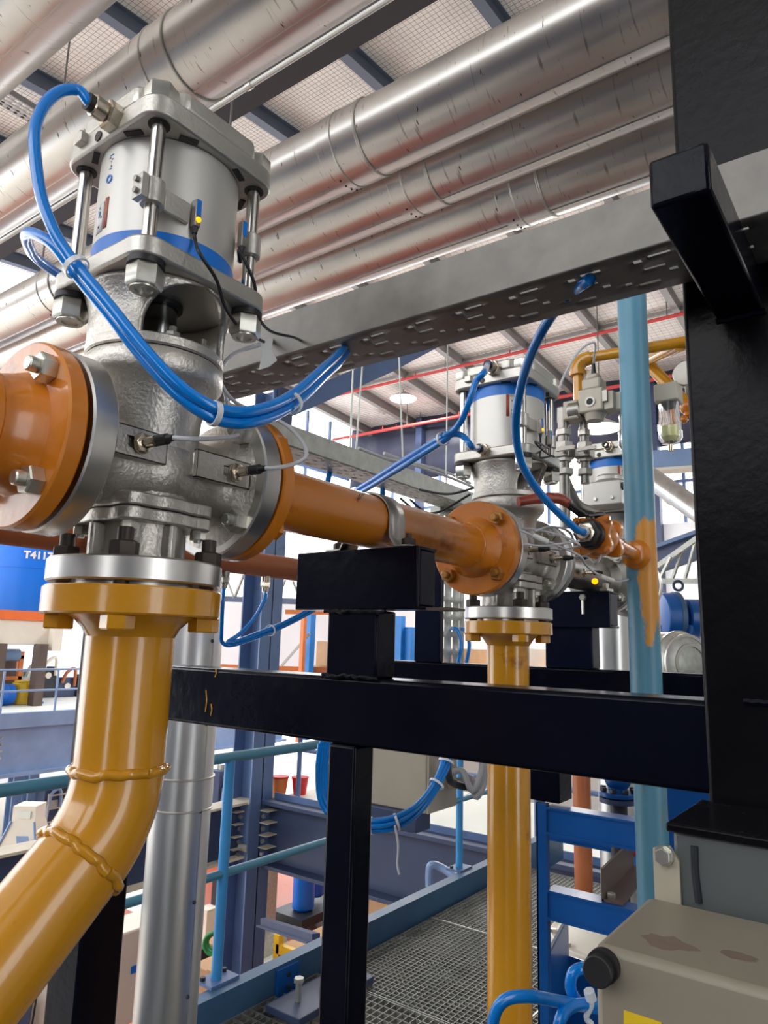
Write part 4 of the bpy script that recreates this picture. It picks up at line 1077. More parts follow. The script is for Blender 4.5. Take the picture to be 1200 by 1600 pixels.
tubes('loose black and grey cables drooping under the end of the far tray', [[D(640, 780, 2.4), D(665, 800, 2.4), D(690, 798, 2.4), D(735, 772, 2.35)], [D(625, 778, 2.4), D(650, 800, 2.4), D(672, 820, 2.4)], [D(655, 765, 2.4), D(700, 772, 2.35), D(742, 762, 2.3)]], r=.004, m=BLACKR, cat='cable', name='loose_cable')
tubes('pale cables lying along the top of the far tray', [[P(560, 700, 'Y', 1.56), P(600, 715, 'Y', 1.56), P(650, 728, 'Y', 1.56), P(700, 745, 'Y', 1.56), P(760, 770, 'Y', 1.56)], [P(600, 708, 'Y', 1.58), P(640, 722, 'Y', 1.58), P(690, 735, 'Y', 1.58), P(735, 755, 'Y', 1.58)]], r=.006, m=GREYC, cat='cable', name='tray_cable')

# ------------------------------------------------------------------ control cabinet behind the centre post
t = thing('control_cabinet', 'beige control cabinet with cable glands hanging behind the black centre post', 'cabinet', (2.0, 1.32, 1.04))
CY0, CY1, CX0, CX1 = 1.222, 1.48, 1.90, 2.07
obj('case', MB().bx(CX0, CX1, CY0, CY1, 1.10, 1.44), BEIGE, t, bev=.004)
obj('gland_plate', MB().bx(CX0+.005, CX1, CY0-.006, CY0, 1.10, 1.44), BEIGEP, t)
obj('under_box', MB().bx(CX0-.02, CX0+.06, CY0+.02, CY1, 1.045, 1.10), SLATED, t, bev=.003)
for z, x in ((1.36, 1.98), (1.21, 1.99), (1.17, 2.03)):
    gl = obj('gland', MB().hexa((x, CY0-.006, z), (x, CY0-.020, z), .030).cyl((x, CY0-.02, z), (x, CY0-.036, z), .013, .011, n=16), BEIGEP, t)
obj('print_mark', MB().bx(CX0+.050, CX0+.058, CY0-.0065, CY0-.006, 1.29, 1.31).bx(CX0+.062, CX0+.068, CY0-.0065, CY0-.006, 1.29, 1.305).bx(CX0+.046, CX0+.072, CY0-.0065, CY0-.006, 1.277, 1.281), INK, t)
bl = [[D(507, 1160, 1.75), D(503, 1200, 1.75), D(508, 1250, 1.76), D(535, 1283, 1.76), D(580, 1290, 1.74), D(620, 1284, 1.74), D(655, 1262, 1.76), D(682, 1225, 1.80), D(697, 1190, 1.84), D(700, 1160, 1.86)]]
cen = bl[0]; bl = []
for a in range(6):
    o_ = .012*np.array([math.cos(a*PI/3), math.sin(a*PI/3)])
    bl.append([np.asarray(p)+_r*o_[0]*.8+_u*o_[1]+_f*o_[0]*.8+np.array([0, 0, .003*math.sin(i*1.3+a)]) for i, p in enumerate(cen)])
bl.append(cen)
tb_ = tubes('thick bundle of blue air tubes tied in an arc in front of the beige cabinet', bl, [(cen[5], cen[6]-cen[4], .019), (cen[7], cen[8]-cen[6], .019), (cen[4], cen[5]-cen[3], .019), (cen[8], cen[9]-cen[7], .019)], r=.0062)
obj('cable_tie_tail', MB().tube([D(617, 1290, 1.72), D(622, 1320, 1.72), D(621, 1350, 1.72), D(624, 1366, 1.72)], .003, n=6), CLEARP, tb_)
tubes('looped grey cables leaving the glands of the beige cabinet', [[(1.99, CY0-.03, 1.21), (1.995, CY0-.07, 1.22), D(738, 1235, 2.15), D(752, 1205, 2.2), D(752, 1170, 2.25)], [(2.03, CY0-.03, 1.17), (2.035, CY0-.08, 1.18), D(745, 1245, 2.15), D(758, 1215, 2.2), D(757, 1170, 2.25)], [(2.03, CY0-.03, 1.18), (2.035, CY0-.08, 1.195), D(741, 1238, 2.16), D(755, 1210, 2.2), D(755, 1170, 2.25)]], r=.010, m=GREYC, cat='cable', name='supply_cable')
tubes('dark grey cable looping above the cabinet glands toward the yellow pipe', [[(1.98, CY0-.03, 1.36), D(700, 1205, 2.1), D(712, 1225, 2.15), D(745, 1228, 2.2), D(775, 1205, 2.25)]], r=.011, m=DARKM, cat='cable', name='supply_cable')

# ------------------------------------------------------------------ grey cabinet and control box in front, under the column
t = thing('control_box', 'beige enamel control box with a black push knob and yellow sticker, bottom corner', 'control box', (.66, .15, 1.0))
q = P(930, 1475, 'X', .6)
bx1 = .745
obj('case', MB().bx(.600, bx1, -.03, .226, .95, q[2]), BOXB, t, bev=.006)
kb = P(945, 1507, 'X', .6)
obj('push_knob', MB().cyl((.600, kb[1], kb[2]), (.593, kb[1], kb[2]), .0125, n=24).cyl((.593, kb[1], kb[2]), (.582, kb[1], kb[2]), .0105, .0115, n=24, c=.001), BLACKR, t)
s0 = P(975, 1583, 'X', .5985)
obj('yellow_sticker', MB().prism([P(975, 1578, 'X', .5995), P(1033, 1597, 'X', .5995), P(1050, 1640, 'X', .5995), P(975, 1640, 'X', .5995)], (0, 0, 0), (-.0006, 0, 0)), LABELY, t)
rnd = random.Random(2)
for (cx_, cy_, r_) in ((.640, .180, .018), (.650, .130, .010)):
    poly = [(cx_+r_*.8*(.7+.5*rnd.random())*math.cos(2*PI*k/16), cy_+r_*1.2*(.7+.5*rnd.random())*math.sin(2*PI*k/16), q[2]) for k in range(16)]
    obj('rust_smear', MB().prism(poly, (0, 0, 0), (0, 0, .0005)), mat('rust_smear', lin(120, 104, 92), .6, 0, var=.2, vscale=30), t)
t = thing('wiring_trunk', 'dark grey steel trunking box with a hanging bracket, fixed under the column', 'trunking', (.80, .12, 1.3))
q = P(1060, 1300, 'X', .75)
obj('case', MB().bx(.752, .88, -.05, .203, 1.25, q[2]), GREYT, t, bev=.004)
obj('lid_edge', MB().bx(.744, .885, -.05, .207, q[2], q[2]+.008), BLACKC, t, bev=.002)
b0 = P(1020, 1325, 'X', .748); b1 = P(1060, 1325, 'X', .748); b2 = P(1025, 1412, 'X', .748)
m = MB().prism([(.748, b0[1], b2[2]), (.748, b1[1], b2[2]), (.748, b1[1], b1[2]-.012), (.748, b1[1]+.008, b1[2]), (.748, b0[1], b0[2])], (0, 0, 0), (.004, 0, 0))
obj('hanging_bracket', m, BEIGE, t)
hb = P(1038, 1336, 'X', .747)
inst('bracket_bolt', 'hbb', lambda m: m.cyl((0, 0, 0), (0, 0, .002), .009, n=16).hexa((0, 0, .002), (0, 0, .009), .0135), ZINC, t, hb, (-1, 0, 0))
w0 = P(1085, 1322, 'X', .7515); w1 = P(1092, 1410, 'X', .7515)
obj('black_seal', MB().tube([w0, (w0+w1)/2+(0, .001, 0), w1], .0035, n=8), INK, t)
lt_ = tubes('loose blue tubes looping beside the control box and the yellow pipe', [
    [D(770, 1640, 1.0), D(772, 1590, 1.0), D(790, 1562, 1.0), D(830, 1557, 1.0), D(880, 1566, 1.02), D(935, 1575, 1.05)],
    [D(872, 1640, 1.0), D(875, 1595, 1.0), D(895, 1572, 1.02), D(935, 1568, 1.05)],
    [D(905, 1570, 1.05), D(892, 1545, 1.05), D(896, 1520, 1.05), D(915, 1512, 1.06), D(940, 1514, 1.1)]], r=.0085)
obj('cable_tie', MB().tube([D(922, 1553, 1.03), D(924, 1570, 1.03), D(916, 1590, 1.03), D(925, 1600, 1.03)], .004, n=6).cyl(D(920, 1548, 1.03), D(924, 1562, 1.03), .008, n=8), CLEARP, lt_, kind='stuff')
# ------------------------------------------------------------------ blue frame and plant under the beams, right side
t = thing('equipment_frame', 'bright blue steel frame of post and channel rails behind the tall yellow pipe', 'frame', (1.95, .7, 0))
PXL = 1.90
obj('post', MB().bx(PXL, PXL+.02, .838, .868, 0, 1.185).bx(PXL, PXL+.05, .862, .868, 0, 1.185), BLUEP, t, bev=.001)


def channel(t, x, y0, y1, z0, z1, w=.05, m=BLUEP, name='rail'):
    obj(name, MB().bx(x, x+.006, y0, y1, z0, z1).bx(x-.006, x+w, y0, y1, z1, z1+.006).bx(x-.006, x+w, y0, y1, z0-.006, z0), m, t)


channel(t, 1.905, .35, .842, 1.115, 1.172)
channel(t, 1.905, .35, .842, .905, .965)
channel(t, 2.55, .45, 1.16, .93, .985)
an = P(940, 1408, 'X', 1.9)
t = thing('angle_bracket', 'rusty brown steel angle lying on the lower blue rail', 'bracket', (1.98, .7, .97))
obj('upright_leg', MB().prism([P(940, 1408, 'Z', .972), P(940, 1408, 'Z', .972)+(.34, .03, 0), P(940, 1408, 'Z', .972)+(.34, .03, .078), P(940, 1408, 'Z', .972)+(0, 0, .078)], (0, 0, 0), (0, -.006, 0)), BROWN, t)
obj('flat_leg', MB().prism([P(940, 1408, 'Z', .972), P(940, 1408, 'Z', .972)+(.34, .03, 0), P(940, 1408, 'Z', .972)+(.34, -.025, 0), P(940, 1408, 'Z', .972)+(0, -.055, 0)], (0, 0, 0), (0, 0, .006)), BROWN, t)
obj('bolt', MB().hexa(P(955, 1403, 'Z', .978), P(955, 1403, 'Z', .978)+(0, 0, .012), .02), ZINC, t)
t = thing('angle_bracket', 'small rusty brown angle hanging under the upper blue rail', 'bracket', (2.5, .95, 1.0))
q = D(948, 1322, 2.3)
obj('plate', MB().prism([q, q+(.16, -.02, .0), q+(.16, -.02, .06), q+(0, 0, .06)], (0, -.03, -.05), (0, -.006, 0)), BROWN, t)


c = np.array([*D(956, 1000, 2.9)[:2], .5])
t = thing('white_vessel', 'white domed vessel with a wide flange, seen behind the blue rails', 'vessel', (c[0], c[1], 0))
obj('vessel_body', MB().lathe([(.22, -.5), (.225, -.03)], c, n=48), OFFW, t)
obj('flange', MB().ring(c+(0, 0, -.03), c+(0, 0, -.003), .265, .15, n=56, c=.004), OFFW, t)
obj('gasket', MB().cyl(c+(0, 0, -.003), c+(0, 0, .001), .255, n=48), DARKM, t)
obj('cover_ring', MB().ring(c+(0, 0, .001), c+(0, 0, .028), .262, .12, n=56, c=.004), OFFW, t)
obj('dome', MB().lathe([(.235, .028), (.19, .06), (.165, .10), (.165, .115), (.155, .125), (.10, .135), (0, .14)], c, n=48), OFFW, t)
for k in range(12): inst('flange_bolt', 'wvb', lambda m: m.hexa((0, 0, 0), (0, 0, .014), .022), ZINC, t, c+np.array([.248*math.cos(k*PI/6), .248*math.sin(k*PI/6), .028]))
t = thing('process_pipe', 'dark upright pipe topped by a blue flanged valve behind the blue rails', 'pipe', (2.95, .95, 0))
px_ = D(968, 1300, 2.2)
obj('pipe_tube', MB().cyl((px_[0], px_[1], -.2), (px_[0], px_[1], px_[2]+.10), .026, n=24), DARKM, t)
zf = P(965, 1246, 'X', px_[0])[2]
obj('flange', MB().cyl((px_[0], px_[1], zf-.014), (px_[0], px_[1], zf), .058, n=32), SLATED, t)
obj('flange', MB().cyl((px_[0], px_[1], zf+.003), (px_[0], px_[1], zf+.018), .058, n=32, c=.003), BLUEP, t)
obj('valve_body', MB().sph((px_[0], px_[1], zf+.06), .042, 24, 14).cyl((px_[0], px_[1], zf+.015), (px_[0], px_[1], zf+.14), .028, n=20), BLUEP, t)
for a in range(8):
    inst('flange_bolt', 'ffb', lambda m: m.hexa((0, 0, 0), (0, 0, .012), .016), DARKM, t, (px_[0]+.048*math.cos(a*PI/4), px_[1]+.048*math.sin(a*PI/4), zf+.018))
q = D(985, 1334, 2.17)
obj('spindle', MB().cyl((px_[0], px_[1], q[2]-.02), q-(0, 0, .02), .010, n=12), DARKM, t)
h_ = obj('red_handle', MB().tube([q+(-.02, .03, .004), q+(0, 0, .004), q+(.02, -.035, .004)], .009, n=10), REDB, t)
obj('blue_hub', MB().cyl(q-(0, 0, .035), q-(0, 0, .004), .020, n=14), RACKB, t)
q = D(905, 1055, 4.2)
t = thing('rust_pipe', 'rust orange pipe standing on the grating, its bent top right of the farther saddle', 'pipe', q)
obj('pipe_tube', MB().cyl((q[0], q[1], 0), (q[0], q[1], q[2]), .050, n=20).tube([q, D(905, 1040, 4.2), D(909, 1015, 4.2), D(922, 996, 4.2), D(945, 985, 4.3)], .050, n=20), RUSTO, t)
obj('floor_collar', MB().cyl((q[0], q[1], 0), (q[0], q[1], .03), .075, n=20), RUSTO, t)
# second upright silver pipe, slanting silver duct
t = thing('insulated_pipe', 'upright shiny aluminium pipe beyond the farther saddle, left of the teal standpipe', 'pipe', (3.1, 1.05, 0))
q = D(956, 1000, 2.9)
obj('jacket', MB().cyl((q[0], q[1], .638), (q[0], q[1], 1.92), .068, n=36), CLADV, t)
obj('joint_sleeve', MB().ring((q[0], q[1], 1.3), (q[0], q[1], 1.36), .072, .066, n=36), CLADV, t)
t = thing('insulated_pipe', 'slanting aluminium pipe in the distance between the teal pipe and the column', 'pipe', D(1060, 780, 6))
obj('jacket', MB().cyl(D(1005, 738, 6.06), D(1280, 932, 4.33), .085, n=36), CLADV, t)
obj('joint_sleeve', MB().cyl(D(1050, 770, 5.79), D(1056, 774, 5.75), .093, n=36), CLADV, t)
# blue geared motor with lifting eye
q = D(1062, 965, 4.6)
t = thing('geared_motor', 'blue geared motor with a lifting eye, between teal pipe and black column', 'motor', q-(0, 0, .2))
ux_ = nrm(_r-_r[2]*np.array([0, 0, 1]))
obj('gear_case', MB().lathe([(.10, 0), (.155, .01), (.16, .10), (.14, .13), (.09, .15)], q-ux_*.13, ux_, n=32).bx(q[0]-.1, q[0]+.1, q[1]-.1, q[1]+.1, q[2]-.19, q[2]-.05), BLUEP, t, bev=.008)
obj('pedestal', MB().cyl((q[0], q[1], 0), (q[0], q[1], q[2]-.18), .06, n=20).cyl((q[0], q[1], 0), (q[0], q[1], .03), .12, n=20), RUSTO, t)
obj('ribbed_end', MB().lathe([(.125, 0), (.165, .002), (.165, .03), (.125, .032)], q-ux_*.045, ux_, n=32), KERB, t)
obj('motor_body', MB().lathe([(.11, 0), (.12, .01), (.12, .30)], q+ux_*.03, ux_, n=28), BLUEP, t)
obj('lifting_eye', MB().tube([q+np.array([0, 0, .17])+ux_*(.03*math.sin(a))+np.array([0, 0, .035-.03*math.cos(a)]) for a in np.linspace(0, 2*PI, 17)], .009, n=8), SLATED, t)
# dished tank end
q = D(1066, 1035, 3.9)
t = thing('pressure_vessel', 'round grey dished vessel end with hoop ribs below the blue motor', 'tank', q-(0, 0, .2))
dn = nrm(np.array([-.55, -.85, 0]))
obj('dished_end', MB().lathe([(.165, -.15), (.165, 0), (.155, .03), (.12, .055), (.07, .068), (.0, .073)], q, dn, n=40), GALVB, t)
for r_, z in ((.167, -.02), (.15, .038), (.10, .062)):
    obj('hoop_rib', MB().ring(q+dn*(z-.006), q+dn*(z+.008), r_+.004, r_-.012, n=40), ALU, t)
obj('vessel_shell', MB().cyl(q-dn*.15, q-dn*.5, .165, n=40), GALVB, t)
# blue guard plate and blue base machine at the bottom
t = thing('machine_guard', 'large blue sheet metal guard behind the loose blue tubes', 'guard', (1.7, .7, .5))
q0, q1, q2, q3 = P(852, 1500, 'Z', .72), P(888, 1432, 'Z', .72), P(940, 1475, 'Z', .72), P(930, 1560, 'Z', .62)
obj('side_sheet', MB().prism([q0, q1, q1-(0, 0, .7), q0-(0, 0, .7)], (0, 0, 0), (.004, .004, 0)), BLUEP, t)
obj('front_sheet', MB().prism([q1-(0, 0, .12), q1+(.05, -.42, -.16), q1+(.05, -.42, -.7), q1-(0, 0, .7)], (0, 0, 0), (.005, 0, 0)), BLUEP, t)
obj('edge_strip', MB().bar(q0+(0, 0, .004), q1+(0, 0, .004), .008, .01), KERB, t)
q = P(1085, 1262, 'X', 2.2)
t = thing('blue_beam', 'short blue channel beam seen through the notch under the black column', 'beam', q)
obj('web', MB().bx(2.2, 2.21, q[1]-.15, q[1]+.10, q[2]-.05, q[2]+.09), BLUEP, t)
obj('flange', MB().bx(2.15, 2.27, q[1]-.15, q[1]+.10, q[2]-.062, q[2]-.05), KERB, t)
obj('foot', MB().cyl((2.2, q[1]+.0, q[2]-.062), (2.2, q[1], q[2]-.11), .05, n=18), DARKM, t)
# distant girders and truss on the right
t = thing('lattice_girder', 'distant galvanised lattice girder between the teal pipe and the column', 'girder', D(1060, 900, 9))
a, b_ = D(1010, 905, 9), D(1110, 905, 9)
obj('bottom_chord', MB().bar(D(1005, 908, 9), D(1290, 908, 7.9), .06, .06), GALVB, t)
obj('top_chord', MB().bar(D(1020, 890, 9), D(1290, 700, 7.9), .06, .06), GALVB, t)
for x in range(4): obj('lattice_bar', MB().bar(D(1030+20*x, 906, 8.9), D(1048+20*x, 870-14*x, 8.8), .03, .03), GALVB, t)
t = thing('crane_beam', 'distant dark grey crane beam sloping behind the lattice girder', 'beam', D(1060, 860, 12))
obj('web', MB().bar(D(1000, 885, 12), D(1140, 835, 11), .1, .42), SLATED, t)
obj('flange', MB().bar(D(1000, 866, 12), D(1140, 816, 11), .3, .06), SLATE, t)
t = thing('crane_beam', 'distant pale steel beam below the roof, right of the teal pipe', 'beam', D(1060, 720, 13))
obj('web', MB().bar(D(1000, 722, 13), D(1150, 712, 12.6), .2, .35), SLATEL, t)
obj('flange', MB().bar(D(1000, 738, 13), D(1150, 728, 12.6), .35, .05), OFFW, t)
high_bay(D(938, 668, 15), 'round glowing lamp behind the air regulator', power=500)
high_bay(np.array([17.6, 12.4, roof_z(17.6)-.30]), 'round glowing lamp near the dark end wall', power=500)
# sprinkler mains
for k, (x, lab) in enumerate(((12.1, 'red sprinkler main nearest the overhead silver pipes'), (16.2, 'red sprinkler main crossing above the round lamp'), (18.7, 'red sprinkler main just above the dark end wall'), (19.5, 'red sprinkler main farthest away, against the end wall'))):
    z = roof_z(x)-.42 if k != 2 else roof_z(x)-.75
    t = thing('sprinkler_pipe', lab, 'pipe', (x, 5, z), 'red sprinkler mains')
    obj('pipe_tube', MB().cyl((x, -7, z), (x, 16.2, z), .045, n=12), REDPIPE, t)
    for y in np.arange(-5, 16, 3.0):
        obj('hanger', MB().cyl((x, y, z), (x, y, roof_z(x)), .012, n=6), WIRE, t)
        obj('sprinkler_head', MB().cyl((x, y+1, z+.04), (x, y+1, z+.14), .02, n=8), REDPIPE, t)
# hanging rods of the far tray
for k, (px, y0, y1, d) in enumerate(((547, 655, 700, 2.3), (555, 640, 697, 2.3), (632, 622, 710, 2.35), (697, 690, 755, 2.4))):
    a, b_ = P(px, y1, 'Y', 1.56), P(px, y0, 'Y', 1.56)
    o = obj('hanger_rod', MB().cyl((a[0], 1.56, 2.2), (a[0]+(.03 if k == 1 else -.06 if k == 2 else 0), 1.56, P(px, 535, 'Y', 1.56)[2]), .0035, n=6), GALVB)
    o['label'] = 'thin steel rod holding the far cable tray, rod %s from the first valve' % ('first', 'second', 'third', 'fourth')[k]; o['category'] = 'rod'; o['group'] = 'tray hanger rods'
# ------------------------------------------------------------------ building column and beams beyond the handrail
t = thing('building_column', 'tall slate blue H-section column with bolted beams beyond the handrail', 'column', (6.1, 6.3, -3.5))
s = .17
obj('shaft', MB().bx(6.1-s, 6.1+s, 6.3-s, 6.3-s+.022, -3.5, 4.7).bx(6.1-s, 6.1+s, 6.3+s-.022, 6.3+s, -3.5, 4.7).bx(6.09, 6.11, 6.3-s, 6.3+s, -3.5, 4.7), SLATE, t, bev=.003)
for z in (-.22, -.72, -2.2): obj('stiffener', MB().bx(6.1-s+.01, 6.1+s-.01, 6.3-s+.02, 6.3+s-.02, z, z+.02), CREAM, t)
for i, (fx_, fy_) in enumerate(((-1, 0), (0, -1))):
    for j in range(4):
        z = -.30-.13*j
        if i == 0: obj('gusset', MB().bx(6.1-s-.12, 6.1-s, 6.22, 6.30, z-.004, z+.004), CREAM, t); inst('bolt', 'colb', lambda m: m.cyl((0, 0, 0), (0, 0, .03), .022, n=8), ZINC, t, (6.1-s-.05, 6.24, z-.05), (0, -1, 0))
        else: obj('gusset', MB().bx(6.08, 6.24, 6.0, 6.3-s, z-.004, z+.004), CREAM, t); inst('bolt', 'colb', lambda m: m.cyl((0, 0, 0), (0, 0, .03), .022, n=8), ZINC, t, (6.08, 6.05, z-.05), (-1, 0, 0))
t = thing('steel_beam', 'dark slate floor beam with dusty cream top flange running toward the viewer from the column', 'beam', (1, 6.3, -.8))
obj('web', MB().bx(-3, 5.93, 6.29, 6.31, -.76, -.22), SLATED, t)
obj('top_flange', MB().bx(-3, 5.93, 6.18, 6.42, -.22, -.195), CREAM, t)
obj('bottom_flange', MB().bx(-3, 5.93, 6.18, 6.42, -.785, -.76), CREAM, t)
t = thing('knee_brace', 'slate blue slanting brace rising from the building column to the roof', 'brace', (6.1, 5, 7))
obj('brace_bar', MB().bar((6.1, 6.02, 4.45), D(600, 572, 10.2), .10, .24).bar(D(600, 572, 10.2), D(700, 520, 11.5), .10, .24), SLATE, t)
obj('end_plate', MB().bx(5.98, 6.22, 6.09, 6.128, 4.2, 4.7), SLATED, t)
wd = struct('window_1')
for x in np.arange(8, 20, 1.2): obj('mullion', MB().bx(x-.04, x+.04, 16.42, 16.5, 6.4, roof_z(x)), SLATE, wd)
for z in (6.4, 7.5, 8.6): obj('transom', MB().bx(8, 20, 16.43, 16.49, z-.04, z+.04), SLATE, wd)


def railing(label, p0, p1, n, zf, h=1.0, m=SLATEL):
    t = thing('railing', label, 'railing', ((p0[0]+p1[0])/2, (p0[1]+p1[1])/2, zf))
    for k in (h, h*.52): obj('rail', MB().cyl((p0[0], p0[1], zf+k), (p1[0], p1[1], zf+k), .025, n=8), m, t)
    for i in range(n+1):
        x = p0[0]+(p1[0]-p0[0])*i/n; y = p0[1]+(p1[1]-p0[1])*i/n
        obj('post', MB().cyl((x, y, zf), (x, y, zf+h), .028, n=8), m, t)
    return t


railing('pale blue guard railing on the far left walkway', (3.2, 16.85), (17.4, 16.85), 11, -.25, 1.0)
railing('slate blue guard railing along the upper floor behind the cabinet', (6.45, 5.9), (6.45, -3), 6, -.2, 1.05, SLATE)
# blue tank with lettering on a white base
t = thing('storage_tank', 'big blue cylindrical tank lettered T4117 with an orange band', 'tank', (8.6, 19.2, 1.3))
tc_ = np.array([10.9, 21.3]); tr = 2.15
obj('tank_shell', MB().cyl((tc_[0], tc_[1], 2.15), (tc_[0], tc_[1], 6.5), tr, n=64), TANKB, t)
obj('weld_seam', MB().ring((tc_[0], tc_[1], 3.35), (tc_[0], tc_[1], 3.38), tr+.01, tr-.01, n=64), TANKB, t)
fc = bpy.data.curves.new('lettering', 'FONT'); fc.body = 'T4117'; fc.size = .275; fc.extrude = .004; fc.align_x = 'CENTER'; fc.space_character = 1.02; fc.offset = .012
fo = bpy.data.objects.new('lettering', fc); fc.materials.append(WHITEP)
vn = nrm(np.array([-tc_[0]+.0, -tc_[1], 0])); q = P(60, 872, 'X', 1)  # facing the platform
ang_ = math.atan2(-tc_[1], -tc_[0]); dr = ray(60, 870)
A_ = dr[0]**2+dr[1]**2; B_ = -2*(dr[0]*tc_[0]+dr[1]*tc_[1]); C_ = tc_[0]**2+tc_[1]**2-(tr+.02)**2
tt = (-B_-math.sqrt(max(0, B_*B_-4*A_*C_)))/(2*A_); hp_ = CAM+dr*tt
nn = nrm(np.array([hp_[0]-tc_[0], hp_[1]-tc_[1], 0])); tx_ = np.cross((0, 0, 1), nn)
mt = Matrix.Identity(4)
for i in range(3): mt[i][0], mt[i][1], mt[i][2], mt[i][3] = tx_[i], (0, 0, 1)[i], nn[i], (hp_+nn*.02)[i]-ORG[t.name][i]
link(fo, t)
bpy.context.view_layer.update()
dgp = bpy.context.evaluated_depsgraph_get(); me = bpy.data.meshes.new_from_object(fo.evaluated_get(dgp)); bpy.data.objects.remove(fo)
# wrap the lettering round the shell
for v_ in me.vertices:
    a = v_.co.x/(tr+.01); base_ = math.atan2(nn[1], nn[0])+a; rr = tr+.006+v_.co.z
    v_.co = Vector((tc_[0]+rr*math.cos(base_)-ORG[t.name][0], tc_[1]+rr*math.sin(base_)-ORG[t.name][1], hp_[2]-.05+v_.co.y-ORG[t.name][2]))
fo = bpy.data.objects.new('lettering', me); link(fo, t)
obj('orange_band', MB().bx(5.6, 10.9, 18.6, 22.6, 1.92, 2.16), ORBAND, t)
obj('white_base', MB().bx(5.6, 10.36, 18.65, 22.6, 1.30, 1.92), OFFW, t, bev=.02)
for i, x in enumerate((9.0, 10.07)):
    obj('leg', MB().bx(x-.12, x+.12, 18.4, 18.7, -.25, 1.32), BROWN, t)
obj('leg_cap', MB().bx(10.3, 10.55, 18.4, 18.7, 1.15, 1.75), OFFW, t)
t = thing('pipe_skid', 'orange framed pump skid under the blue tank', 'machine', (9.9, 19.4, -.25))
for x in (9.55, 10.15): obj('frame_post', MB().bx(x-.05, x+.05, 19.6, 19.7, -.25, 1.1), PALLETO, t)
for z in (.35, .9): obj('frame_rail', MB().bx(9.5, 10.2, 19.6, 19.7, z, z+.09), PALLETO, t)
obj('back_panel', MB().bx(9.55, 10.15, 19.9, 19.95, -.2, 1.0), BROWN, t)
obj('pump', MB().cyl((9.6, 19.72, 1.0), (10.1, 19.72, 1.0), .16, n=16), SLATEL, t)
for i, (x, lab) in enumerate(((8.70, 'blue lying barrel under the tank, nearer the picture edge'), (9.40, 'blue lying barrel under the tank beside the orange skid'))):
    t = thing('barrel', lab, 'barrel', (x, 18.95, 0), 'barrels under the tank')
    obj('barrel_body', MB().lathe([(.2, 0), (.26, .01), (.26, .2), (.275, .21), (.26, .23), (.26, .4), (.275, .41), (.26, .43), (.26, .6), (.2, .61)], (x-.3, 19.05, .02), (1, 0, 0), n=24), TANKB, t)
    obj('bung', MB().cyl((x-.3, 18.95, .12), (x-.32, 18.95, .12), .04, n=10), DARKM, t)
t = thing('drum', 'yellow drum beside the blue barrels under the tank', 'drum', (10.0, 19.15, -.25))
obj('drum_body', MB().lathe([(.22, 0), (.27, .02), (.27, .55), (.22, .58)], (10.02, 19.1, -.25), n=24), YDRUM, t)
obj('lid', MB().cyl((10.02, 19.1, .33), (10.02, 19.1, .36), .24, n=24), YDRUM, t)
t = thing('blue_post', 'bright blue upright post under the tank beside the orange skid', 'post', (10.38, 19.1, -.25))
obj('post_shaft', MB().bx(10.34, 10.50, 19.0, 19.16, -.25, 1.28), RACKB, t)
obj('foot', MB().bx(10.31, 10.53, 18.95, 19.2, -.25, -.2), RACKB, t)
rnd = random.Random(5)
for i in range(7):
    x = 9.0+i*.62; y = 20.5+rnd.random()*.3; h = .5+rnd.random()*.6
    t = thing('machine_unit', 'dim piece of plant under the tank, %s along the wall' % ('first', 'second', 'third', 'fourth', 'fifth', 'sixth', 'seventh')[i], 'machine', (x, y, -.25), 'plant under the tank')
    m_ = (DARKM, SLATED, BROWN, GALVB)[i % 4]
    obj('casing', MB().bx(x-.28, x+.28, y-.2, y+.2, -.25, h-.25), m_, t, bev=.02)
    obj('pipework', MB().tube([(x-.2, y-.25, h-.4), (x-.1, y-.3, h-.1), (x+.15, y-.3, h), (x+.2, y-.25, h-.5)], .05, n=8), (GALVB, OFFW, RUSTO)[i % 3], t)
    obj('dial', MB().cyl((x, y-.2, h-.5), (x, y-.24, h-.5), .09, n=14), OFFW, t)
obj_w = struct('wall_left')
obj('back_sheet', MB().bx(2, 16, 24.2, 24.3, -3.5, 4.0), WALLW, obj_w)
